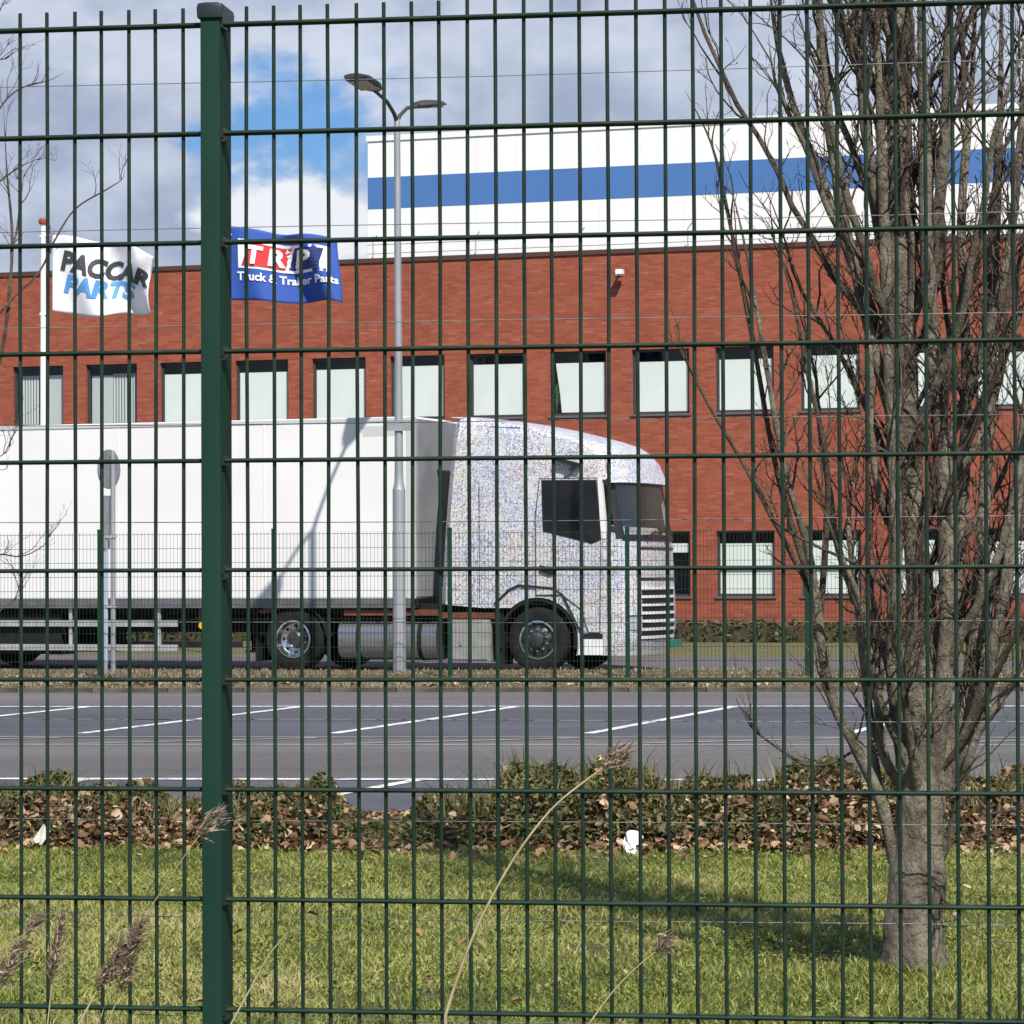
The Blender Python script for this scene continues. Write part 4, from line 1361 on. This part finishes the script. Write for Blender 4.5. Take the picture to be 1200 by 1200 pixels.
# ------------------------------------------------------------------ street lamp behind the second fence
LY = 43.9
lp = at(468, 700, LY)
lamp = thing('street_lamp', 'tall grey twin-arm street lamp standing before the white trailer', 'street lamp', (lp.x, LY, 0.12))
MB().tube([(0, 0, 0), (0, 0, 2.62)], 0.092, 16).build('base_tube', 'steel', lamp, 40)
MB().tube([(0, 0, 2.62), (0, 0, 2.72), (0, 0, 2.9), (-0.01, 0, 7.93)], [0.092, 0.068, 0.062, 0.045], 14).build('pole', 'steel', lamp, 40)
MB().b6(-0.17, 0.19, -0.085, -0.07, 3.46, 3.61).build('sign_plate', 'signback', lamp)
for sg in (-1, 1):
    d = Vector((0.41, 1.0, 0)).normalized() * sg
    pts = [Vector((-0.01, 0, 7.90)) + d * r + Vector((0, 0, h)) for r, h in ((0, 0), (0.10, 0.10), (0.35, 0.24), (0.75, 0.33))]
    arm = MB().tube(pts, [0.034, 0.03, 0.028, 0.028], 8).build('arm', 'lampdark', lamp, 60)
    p = Vector((-0.01, 0, 7.90)) + d * 1.04 + Vector((0, 0, 0.38))
    side = Vector((-d.y, d.x, 0))
    hd = MB()
    sec = [(-0.34, 0.06, 0.03), (-0.26, 0.13, 0.06), (-0.05, 0.21, 0.08), (0.24, 0.21, 0.075), (0.42, 0.15, 0.035)]
    P_ = []
    for u, hw_, hh_ in sec:
        c = p + d * u + Vector((0, 0, u * 0.14))
        P_.append([c + side * (hw_ * math.cos(a)) + Vector((0, 0, hh_ * (math.sin(a) if math.sin(a) > 0 else 0.35 * math.sin(a)))) for a in [2 * math.pi * i / 16 for i in range(17)]])
    hd.grid(P_)
    hd.add(P_[0][:16], [tuple(range(16))]).add(P_[-1][:16], [tuple(range(16))])
    ho = hd.build('lamp_head', 'lampdark', lamp, 50)
    R_ = Matrix.Rotation(math.atan2(d.y, d.x), 3, 'Z') @ Matrix.Rotation(-0.14, 3, 'Y')
    MB().box(p + d * 0.08 + Vector((0, 0, -0.022)), (0.44, 0.29, 0.02), R_).build('lens', 'lens', ho)

# ------------------------------------------------------------------ traffic sign on twin posts
SY = 44.1
sp_ = at(128, 700, SY)
sign = thing('traffic_sign', 'round traffic sign seen obliquely from behind on twin grey posts', 'sign', (sp_.x, SY, 0.12))
RS = Matrix.Rotation(rad(64), 3, 'Z')
for dxp in (-0.055, 0.055):
    MB().tube([(dxp, 0, 0), (dxp, 0, 3.20 if dxp > 0 else 1.95)], 0.036, 10).build('sign_post', 'steel', sign, 40)
ds = MB()
ring0 = [RS @ Vector((0.285 * math.cos(a), 0.0, 0.285 * math.sin(a))) + Vector((0.0, 0.05, 2.94)) for a in [2 * math.pi * i / 32 for i in range(32)]]
ring1 = [q + RS @ Vector((0, 0.02, 0)) for q in ring0]
ds.add(ring0 + ring1, [tuple(range(32)), tuple(range(63, 31, -1))] + [(i, (i + 1) % 32, (i + 1) % 32 + 32, i + 32) for i in range(32)])
ds.build('sign_disc', 'signback', sign)
R3 = Matrix.Rotation(rad(80), 3, 'Z')
MB().box((-0.045, 0.06, 2.28), (0.32, 0.02, 0.56), R3).build('lower_plate', 'signback', sign)
MB().box((-0.04, 0.06, 1.88), (0.24, 0.02, 0.16), R3).build('small_plate', 'signback', sign)
MB().tube([(-0.055, 0, 0.15), (-0.055, 0, 1.75)], 0.0385, 10).build('blue_sleeve', 'bluewhite', sign, 40)
MB().b6(-0.10, 0.10, -0.045, 0.045, 1.95, 1.99).build('clamp', 'steel', sign)
MB().b6(-0.10, 0.10, -0.045, 0.045, 0.95, 0.99).build('clamp', 'steel', sign)

# ------------------------------------------------------------------ second, low mesh fence along the verge
FY, FZ = 42.45, 0.098
fen2 = thing('low_mesh_fence', 'low dark green wire mesh fence on thin posts along the verge', 'fence', (0, FY, FZ), -RA)
PX = [-5.79 + 2.46 * k for k in range(-3, 8)]
pm = MB().b6(-0.03, 0.03, -0.02, 0.04, 0, 2.06).b6(-0.033, 0.033, -0.023, 0.043, 2.06, 2.075).mesh('post', MT['post'])
for x in PX:
    link('fence_post', pm, fen2, (x, 0, 0))
pan = MB()
hor = MB()
nw = int(2.40 / 0.05)
for i in range(nw + 1):
    x = 0.03 + 2.40 * i / nw
    pan.add([(x - 0.0022, 0, 0.05), (x + 0.0022, 0, 0.05), (x + 0.0022, 0, 2.03), (x - 0.0022, 0, 2.03), (x, 0.004, 0.05), (x, 0.004, 2.03)],
            [(0, 1, 2, 3), (1, 4, 5, 2), (4, 0, 3, 5)])
for j in range(11):
    z = 0.03 + 0.197 * j
    pan.tube([(0.0, -0.004, z), (2.46, -0.004, z)], 0.0045, 4)
pme = pan.mesh('mesh_panel', MT['fence'])
for x in PX[:-1]:
    o = link('mesh_panel', pme, fen2, (x, 0, 0))
    o['kind'] = 'stuff'

# ------------------------------------------------------------------ tall mesh fence in the foreground
FA = rad(8.0)
F0Y = 5.54
fence = thing('mesh_fence', 'tall dark green double-rod mesh fence with one heavy post in the foreground', 'fence', (0, F0Y, 0), -FA)
ROWS = [2.513 - 0.2 * k for k in range(13)]
TOPW = 2.545
PT = -0.550                      # the post along the fence
vw_mes = [MB().tube([(0, 0, 0.07), (b_ * 0.5, 0, 0.9), (b_, 0, 1.5), (-b_ * 0.6, 0, 2.1), (b_ * 0.3, 0, TOPW)], 0.0036, 8).mesh('vertical_wire', MT['fence'], 60)
          for b_ in (-0.0016, -0.0006, 0.0, 0.0009, 0.0017)]


def panel(t0, t1, ts):
    hme = MB().tube([(t0, 0, 0), ((t0 + t1) / 2, 0, 0), (t1, 0, 0)], 0.0039, 8).mesh('horizontal_wire', MT['fence'], 60)
    for z in ROWS:
        link('horizontal_wire', hme, fence, (0, -0.0074, z))
        link('horizontal_wire', hme, fence, (0, 0.0074, z))
    for t in ts:
        o = link('vertical_wire', vw_mes[int(rng.integers(5))], fence, (t, 0, 0))
        o.rotation_euler = (0, rng.normal() * 0.0004, 0)


ts_r = [-0.489 + 0.0513 * k for k in range(0, 48)]
ts_l = [-0.607 - 0.0513 * k for k in range(0, 48)]
panel(PT + 0.020, ts_r[-1] + 0.03, ts_r)
panel(ts_l[-1] - 0.03, PT - 0.020, ts_l)
pw, pd0, pd1 = 0.018, -0.026, 0.066


def post_at(t):
    b = MB()
    sec = [(x, y) for x, y in rr_poly((0, (pd0 + pd1) / 2), 2 * pw, pd1 - pd0, 0.0015, 3)]
    n = len(sec)
    b.add([(x, y, 0) for x, y in sec] + [(x, y, 2.535) for x, y in sec],
          [tuple(range(n)), tuple(range(2 * n - 1, n - 1, -1))] + [(i, (i + 1) % n, (i + 1) % n + n, i + n) for i in range(n)])
    po = b.build('fence_post', 'post', fence, 50)
    po.location = (t, 0, 0)
    c = MB()
    rings = []
    for z, g_ in ((2.522, 0.005), (2.540, 0.006), (2.548, 0.004), (2.551, -0.004)):
        rings.append([(x, y, z) for x, y in rr_poly((0, (pd0 + pd1) / 2), 2 * pw + 2 * g_, pd1 - pd0 + 2 * g_, 0.003, 3)])
    c.grid([r + r[:1] for r in rings])
    c.add(rings[-1], [tuple(range(n))]).add(rings[0], [tuple(range(n))])
    c.build('post_cap', 'cap', po, 40)
    for k, z in enumerate(ROWS):
        MB().b6(pw - 0.001, pw + 0.005, -0.020, 0.016, z - 0.009, z + 0.009).build('clamp', 'cap', po)
        if k in (1, 3, 5, 9):
            MB().lathe([(0.001, 0), (0.006, 0), (0.006, 0.012)], (pw + 0.004, -0.018, z - 0.012), 8).build('bolt', 'cap', po)
    return po


post_at(PT)
post_at(ts_r[-1] + 0.05)
post_at(ts_l[-1] - 0.05)

# thin strand wires just behind the tall fence
WY = 6.10
wf = thing('strand_wire_fence', 'thin galvanised strand wires strung just behind the tall mesh fence', 'wire', (0, WY, 0), -FA)
for z in (2.51, 2.215, 2.02, 1.82, 1.622, 1.42, 1.225, 1.024, 0.83, 0.63):
    sag = [(t, 0, z - 0.012 * math.cos(t * 0.5) + 0.0015 * math.sin(t * 3.1 + z * 7)) for t in np.linspace(-3.0, 3.0, 17)]
    MB().tube(sag, 0.0009, 5).build('strand_wire', 'wire', wf)
for t in (-3.0, 3.0):
    MB().tube([(t, 0.02, 0), (t, 0.02, 2.6)], 0.024, 10).build('wire_post', 'steel', wf, 40)


# ------------------------------------------------------------------ trees
def wander(p, d, length, nseg, up, jit, rnd):
    pts = [Vector(p)]
    d = Vector(d).normalized()
    st = length / nseg
    for i in range(nseg):
        d = (d + Vector((0, 0, up / nseg)) + Vector((rnd.gauss(0, jit), rnd.gauss(0, jit), rnd.gauss(0, jit)))).normalized()
        pts.append(pts[-1] + d * st)
    return pts


def lerp_path(pts, q):
    q = q * (len(pts) - 1)
    i = min(int(q), len(pts) - 2)
    f = q - i
    return pts[i].lerp(pts[i + 1], f), (pts[i + 1] - pts[i]).normalized()


def twig_out(mb, p, d, length, r, rnd, level):
    pts = wander(p, d, length, 5, 0.5, 0.20, rnd)
    mb.tube(pts, [r, r * 0.85, r * 0.7, r * 0.55, r * 0.42, r * 0.3], 5 if level == 0 else 4, False)
    if level < 2:
        for _ in range(rnd.choice((2, 3, 4)) if level == 0 else rnd.choice((1, 2))):
            q, dd2 = lerp_path(pts, rnd.uniform(0.25, 0.95))
            nd_ = (dd2 + Vector((rnd.gauss(0, 0.6), rnd.gauss(0, 0.6), rnd.gauss(0.15, 0.4)))).normalized()
            twig_out(mb, q, nd_, length * rnd.uniform(0.25, 0.5), r * 0.55, rnd, level + 1)
    else:
        # a bud at the tip
        mb.tube([pts[-1], pts[-1] + (pts[-1] - pts[-2]).normalized() * 0.012, pts[-1] + (pts[-1] - pts[-2]).normalized() * 0.028], [r * 0.6, r * 1.4, r * 0.3], 4, False)


def dress(mb, pts, n, lmin, lmax, r, rnd, q0=0.15):
    for _ in range(n):
        q, d = lerp_path(pts, rnd.uniform(q0, 0.98))
        a = rnd.uniform(0, 6.283)
        o = Vector((math.cos(a), math.sin(a), 0))
        nd_ = (d * rnd.uniform(0.5, 1.1) + o * rnd.uniform(0.35, 0.8) + Vector((0, 0, 0.15))).normalized()
        twig_out(mb, q, nd_, rnd.uniform(lmin, lmax), r * rnd.uniform(0.7, 1.2), rnd, 0)


def smooth_path(pts, n):
    """Catmull-Rom through guide points"""
    out = []
    P_ = [pts[0]] + list(pts) + [pts[-1]]
    for i in range(1, len(P_) - 2):
        for k in range(n):
            t = k / n
            a, b, c, d = P_[i - 1], P_[i], P_[i + 1], P_[i + 2]
            out.append(0.5 * ((2 * b) + (c - a) * t + (2 * a - 5 * b + 4 * c - d) * t * t + (3 * b - a - 3 * c + d) * t ** 3))
    out.append(pts[-1])
    return out


rt = random.Random(11)
BASE = Vector((1.487, 11.48, 0.0))
pop = thing('poplar_tree', 'bare upright poplar with many ascending branches standing on the lawn', 'tree', BASE)


def loc(p):
    return Vector(p) - BASE


def knobbly(pts, r0, r1, rnd, amt=0.09, power=1.0):
    n = len(pts)
    return [(r0 + (r1 - r0) * (i / (n - 1)) ** power) * (1 + rnd.uniform(-amt, amt)) * min(1.0, 0.12 + (n - 1 - i) / (0.28 * n)) for i in range(n)]


tg = [Vector((0, 0, -0.03)), loc(at(1071, 1085, 11.48)), loc(at(1076, 1000, 11.5)), loc(at(1082, 880, 11.5)), loc(at(1080, 720, 11.5)), loc(at(1068, 560, 11.5)), loc(at(1060, 400, 11.5)),
      loc(at(1056, 230, 11.5)), loc(at(1052, 60, 11.5)), loc(at(1048, -120, 11.5)), Vector((-0.15, 0.05, 5.2)), Vector((-0.1, 0.02, 6.8)), Vector((-0.05, 0.0, 8.6))]
trunk_pts = smooth_path(tg, 5)
TRR = []
for i, p in enumerate(trunk_pts):
    z = max(p.z, 0)
    r = float(np.interp(z, [0, 0.12, 0.35, 0.8, 1.6, 3.0, 5.0, 8.6], [0.128, 0.110, 0.106, 0.078, 0.048, 0.044, 0.038, 0.012]))
    TRR.append(r * (1 + rt.uniform(-0.05, 0.05)))
tk = MB()
tk.tube(trunk_pts, TRR, 18)
# fluted, lumpy trunk surface
for i, v in enumerate(tk.v):
    z = v[2]
    a = math.atan2(v[1], v[0])
    f = 1 + 0.16 * max(0.0, math.sin(4 * a + 0.7)) * math.exp(-max(z, 0) * 7) + 0.05 * math.sin(3 * a + z * 2) + 0.035 * math.sin(7 * a - z * 5) + 0.03 * math.sin(z * 23 + a)
    j = min(i // 18, len(trunk_pts) - 1)
    c = trunk_pts[j]
    tk.v[i] = tuple(c + (Vector(v) - c) * f)
tk.build('trunk', 'bark', pop, 80)
twigs = MB()

# guided big limbs: pixel path, distance offset, start and end radius
guides = [
    # co-leaders hugging the trunk
    ([(1086, 960), (1100, 860), (1108, 720), (1104, 540), (1092, 360), (1086, 200), (1082, 20), (1076, -150)], -0.10, 0.055, 0.030),
    ([(1060, 900), (1048, 780), (1050, 600), (1042, 430), (1034, 260), (1030, 80), (1020, -120)], -0.10, 0.042, 0.022),
    ([(1095, 930), (1118, 850), (1140, 780), (1150, 640), (1158, 470), (1166, 300), (1172, 140), (1176, -80)], 0.05, 0.045, 0.026),
    ([(1100, 940), (1135, 850), (1158, 790), (1180, 690), (1192, 560), (1205, 420), (1215, 200), (1220, -60)], -0.15, 0.040, 0.020),
    ([(1092, 800), (1118, 720), (1128, 600), (1132, 430), (1128, 260), (1136, 100), (1146, -80)], 0.12, 0.034, 0.018),
    ([(1070, 560), (1040, 470), (1012, 350), (985, 220), (965, 90), (955, -60)], -0.08, 0.026, 0.013),
    ([(1062, 470), (1036, 400), (1000, 310), (960, 210), (930, 120), (905, 30), (900, -60)], 0.06, 0.022, 0.009),
    ([(1060, 420), (1020, 330), (975, 250), (945, 180), (925, 130), (910, 90), (902, 40)], -0.12, 0.016, 0.006),
    ([(1058, 350), (1030, 260), (1012, 150), (1006, 30), (1004, -70)], -0.1, 0.024, 0.014),
    ([(1066, 380), (1092, 290), (1108, 170), (1112, 40), (1116, -80)], -0.12, 0.026, 0.016),
    ([(1110, 520), (1150, 420), (1180, 300), (1196, 170), (1202, 20)], -0.10, 0.022, 0.012),
    ([(1075, 640), (1110, 560), (1150, 470), (1190, 380), (1230, 290)], -0.15, 0.014, 0.006),
    ([(1062, 640), (1034, 600), (1022, 520), (1020, 420), (1008, 320)], -0.14, 0.016, 0.007),
    # long low limb leaning out to the left and fanning up
    ([(1048, 1010), (1034, 940), (1004, 880), (980, 830), (966, 770), (957, 705), (944, 640), (925, 560), (900, 450), (880, 330), (862, 240), (848, 215)], -0.10, 0.034, 0.007),
    ([(957, 705), (935, 665), (905, 610), (870, 545), (835, 480), (808, 430), (795, 400)], -0.10, 0.012, 0.004),
    ([(960, 730), (968, 640), (966, 540), (950, 440), (925, 340), (900, 260)], -0.16, 0.014, 0.005),
    ([(955, 700), (915, 560), (880, 400), (852, 260), (832, 170), (805, 105)], -0.05, 0.013, 0.004),
    ([(1030, 930), (1012, 800), (1002, 700), (996, 620), (1003, 540)], 0.05, 0.018, 0.007),
    ([(1000, 880), (975, 895), (940, 895), (905, 870), (880, 850), (868, 825)], -0.12, 0.007, 0.003),
    ([(1046, 700), (1010, 665), (960, 640), (905, 610), (880, 560)], -0.16, 0.008, 0.003),
    ([(1062, 930), (1036, 880), (1028, 800), (1030, 720)], -0.12, 0.022, 0.012),
    ([(1100, 1010), (1118, 965), (1130, 900), (1150, 850), (1185, 800), (1215, 740)], -0.13, 0.020, 0.010),
    # fine low shoots crossing the trunk
    ([(1092, 940), (1130, 930), (1160, 955), (1150, 980), (1110, 990)], -0.2, 0.006, 0.003),
    ([(1066, 1010), (1078, 1030), (1100, 1045), (1106, 1060)], -0.16, 0.006, 0.004),
]
for px, off, r0, r1 in guides:
    pts = [loc(at(x + (0 if i == 0 else rt.uniform(-3, 3)), y, 11.5 + off * min(1, i / 2))) for i, (x, y) in enumerate(px)]
    pts = smooth_path(pts, 5)
    if r0 > 0.03:
        r0, r1 = r0 * 0.74, r1 * 0.74
    lb = MB().tube(pts, knobbly(pts, r0, r1, rt), 9 if r0 > 0.02 else 6)
    lb.build('limb', 'bark' if r0 > 0.015 else 'twig', pop, 80)
    ln = sum((pts[i + 1] - pts[i]).length for i in range(len(pts) - 1))
    lefty = px[-1][0] < 915
    dress(twigs, pts, int(4 + ln * (4.5 if lefty else 11.0 if r0 > 0.011 else 7.0)), 0.12, 0.34 if lefty else 0.52, 0.0055 if r0 > 0.02 else 0.0040, rt, 0.12)
# freely grown ascending limbs all round the trunk
for i in range(84):
    z = 0.50 + 6.2 * (i / 84) ** 1.2
    j = min(range(len(trunk_pts)), key=lambda k: abs(trunk_pts[k].z - z))
    a = i * 2.399 + rt.uniform(-0.4, 0.4)
    o = Vector((math.cos(a), math.sin(a), 0))
    d = o * 0.62 + Vector((0, 0, 0.78))
    if o.x < -0.55 and 0.9 < z < 2.2:
        continue                             # the left side stays open lower down
    ln = rt.uniform(1.1, 2.2) * (1.0 if z < 3.5 else 0.8)
    pts = wander(trunk_pts[j], d, ln, 14, 2.0, 0.13, rt)
    r0 = rt.uniform(0.009, 0.024)
    MB().tube(pts, knobbly(pts, r0, 0.005, rt), 7).build('limb', 'bark' if r0 > 0.017 else 'twig', pop, 80)
    dress(twigs, pts, 11, 0.12, 0.50, 0.0048, rt)
tw = twigs.build('twigs', 'twig', pop)
tw['kind'] = 'stuff'

# second bare tree, its trunk beyond the left edge
B2 = Vector((-2.52, 13.0, 0))
lt = thing('bare_tree', 'slender bare tree whose twigs reach in past the white flagpole', 'tree', B2)
rt2 = random.Random(5)
tp = [Vector((0, 0, -0.02)), Vector((0.02, 0, 1.0)), Vector((-0.02, 0, 2.0)), Vector((0.03, 0.02, 3.0)), Vector((0.0, 0.0, 4.2)), Vector((0.05, 0, 5.6))]
tp = smooth_path(tp, 5)
MB().tube(tp, [0.06 * (1 - 0.8 * i / (len(tp) - 1)) for i in range(len(tp))], 12).build('trunk', 'bark', lt, 80)
tw2 = MB()
for px, r0 in [
    ([(-95, 640), (-40, 520), (0, 420), (12, 330), (14, 270), (8, 200), (4, 120)], 0.012),
    ([(-95, 520), (-40, 420), (10, 355), (45, 320), (64, 282), (88, 245), (125, 222), (143, 210), (146, 198)], 0.007),
    ([(-95, 470), (-50, 380), (-15, 300), (15, 285), (24, 235), (28, 205)], 0.008),
    ([(-95, 400), (-50, 300), (-10, 225), (12, 203), (30, 192), (52, 184)], 0.006),
    ([(-95, 280), (-60, 200), (-10, 140), (10, 114), (30, 101), (58, 94), (80, 82)], 0.006),
    ([(-95, 200), (-50, 120), (-10, 75), (10, 67), (22, 48)], 0.005),
    ([(-95, 160), (-40, 70), (-5, 20), (10, -10)], 0.006),
    ([(-95, 760), (-50, 690), (-10, 652), (25, 652), (50, 640), (56, 628)], 0.005),
    ([(-95, 700), (-50, 620), (-8, 545), (6, 530), (14, 510)], 0.004),
    ([(-95, 820), (-40, 760), (-5, 720), (20, 700), (30, 680)], 0.004),
]:
    pts = smooth_path([Vector(at(x, y, 13.0 + 0.05 * i)) - B2 for i, (x, y) in enumerate(px)], 5)
    MB().tube(pts, knobbly(pts, r0, r0 * 0.35, rt2), 6).build('limb', 'twig', lt, 80)
    dress(tw2, pts, 6, 0.06, 0.20, 0.0024, rt2, 0.4)
o = tw2.build('twigs', 'twig', lt)
o['kind'] = 'stuff'


# ------------------------------------------------------------------ dry reeds by the fence and litter
def reed(label, px, Y, r, plume_len, plume_w, n, side=0.0, seed=1):
    pts = smooth_path([at(x, y, Y) for x, y in px], 6)
    base = Vector((pts[0].x - (pts[1].x - pts[0].x) * 3, Y, 0.0))
    full = [base, base.lerp(pts[0], 0.6)] + pts
    full[1].x += 0.01
    t = thing('dry_reed', label, 'dry reed', base, 0, 'dry reeds beside the tall fence')
    MB().tube([p - base for p in full], [r * (1 - 0.55 * i / (len(full) - 1)) for i in range(len(full))], 6).build('stem', 'reed', t, 60)
    tip = pts[-1] - base
    d = np.array((pts[-1] - pts[-2]).normalized())
    rg = np.random.default_rng(seed)
    q = rg.random(n)
    P_ = np.array(tip) + np.outer((q - 0.5) * plume_len, d) + rg.normal(size=(n, 3)) * plume_w * (0.25 + 0.75 * np.sin(np.clip(q, 0.05, 1) * math.pi))[:, None]
    dirs = unit(d + rg.normal(size=(n, 3)) * 0.55 + np.array([side, 0, 0]))
    L = rg.uniform(0.010, 0.030, n)[:, None]
    sidev = unit(np.cross(dirs, rg.normal(size=(n, 3)))) * rg.uniform(0.0007, 0.0022, n)[:, None]
    V = np.stack([P_ - sidev, P_ + sidev, P_ + dirs * L], 1)
    soup('plume', V, [(0, 1, 2)], rg.random(n), 'plume', t)
    return t


reed('long arching dry reed with a tufted plume reaching over the road', [(522, 1190), (535, 1150), (560, 1085), (600, 1010), (645, 950), (690, 912), (722, 890)], 5.05, 0.0032, 0.030, 0.009, 260, 0.2, 1)
reed('short dry reed with a small feathery plume low on the lawn', [(690, 1200), (720, 1160), (750, 1130), (776, 1110)], 5.05, 0.0016, 0.022, 0.007, 120, 0, 2)
reed('thin dark dry stalk with a feathery plume lying against the fence post', [(95, 1260), (130, 1160), (165, 1085), (195, 1035), (222, 995), (245, 965)], 5.1, 0.0012, 0.050, 0.009, 150, 0.9, 3)
reed('bare straw coloured stalk just beside the fence post', [(268, 1205), (290, 1165), (315, 1120), (338, 1092)], 5.05, 0.0018, 0.006, 0.001, 8, 0, 4)
reed('broad brown seed head of a dry reed leaning right', [(78, 1230), (98, 1190), (120, 1150), (140, 1120)], 5.0, 0.0022, 0.125, 0.0075, 620, 0.1, 5)
reed('narrow pale seed head of a dry reed standing upright', [(52, 1230), (58, 1180), (62, 1140), (66, 1115)], 5.0, 0.0015, 0.105, 0.0045, 240, 0, 6)
reed('brown seed head of a dry reed cut off by the frame edge', [(-30, 1220), (-18, 1180), (-4, 1150), (6, 1135)], 4.95, 0.0018, 0.10, 0.009, 280, 0.2, 7)
reed('short dark twig-like reed above the leaning seed head', [(-70, 1260), (-40, 1160), (-10, 1122), (14, 1104), (28, 1095), (38, 1086)], 5.0, 0.0014, 0.035, 0.004, 90, 0.1, 8)
reed('thin curling dry reed with sparse seeds beside the broad seed head', [(118, 1230), (130, 1190), (142, 1160), (150, 1130)], 5.02, 0.0012, 0.09, 0.007, 320, 0, 9)

pb = MB()
nu_, nv_ = 14, 9
P_ = []
for j in range(nv_):
    b_ = math.pi * (j / (nv_ - 1)) - math.pi / 2
    row = []
    for i in range(nu_):
        a_ = 2 * math.pi * i / nu_
        k_ = 1 + 0.22 * math.sin(3.1 * a_ + 5 * b_) + 0.14 * math.sin(7 * a_ - 4 * b_) + rt2.uniform(-0.07, 0.07)
        se = lambda q_: math.copysign(abs(q_) ** 0.6, q_)
        row.append((0.046 * k_ * se(math.cos(a_)) * se(math.cos(b_)), 0.022 * k_ * se(math.sin(a_)) * se(math.cos(b_)), 0.066 * (1 + 0.06 * math.sin(4 * a_)) * se(math.sin(b_))))
    P_.append(row + row[:1])
pb.grid(P_)
bag = pb.build('paper_scrap', 'paper', None)
q = at(742, 993, 16.5)
bag.location = (q.x, 16.5, 0.066)
bag.rotation_euler = (-0.25, 0.08, 0.25)
tag(bag, 'crumpled bright white paper scrap against the leaf bank', 'litter')
sp2 = MB()
sp2.grid([[(0.10 * (i / 6 - 0.5), 0.012 * math.sin(i * 1.3 + j), 0.14 * j / 6 + 0.01 * math.sin(i * 2)) for i in range(7)] for j in range(7)])
scrap = sp2.build('plastic_scrap', 'scrap', None, 60)
scrap.scale = (0.55, 0.55, 0.75)
q = at(45, 972, 16.9)
scrap.location = (q.x, 16.85, 0.05)
scrap.rotation_euler = (-0.3, 0.6, 0.2)
tag(scrap, 'crumpled pale plastic scrap caught in the leaf bank', 'litter')
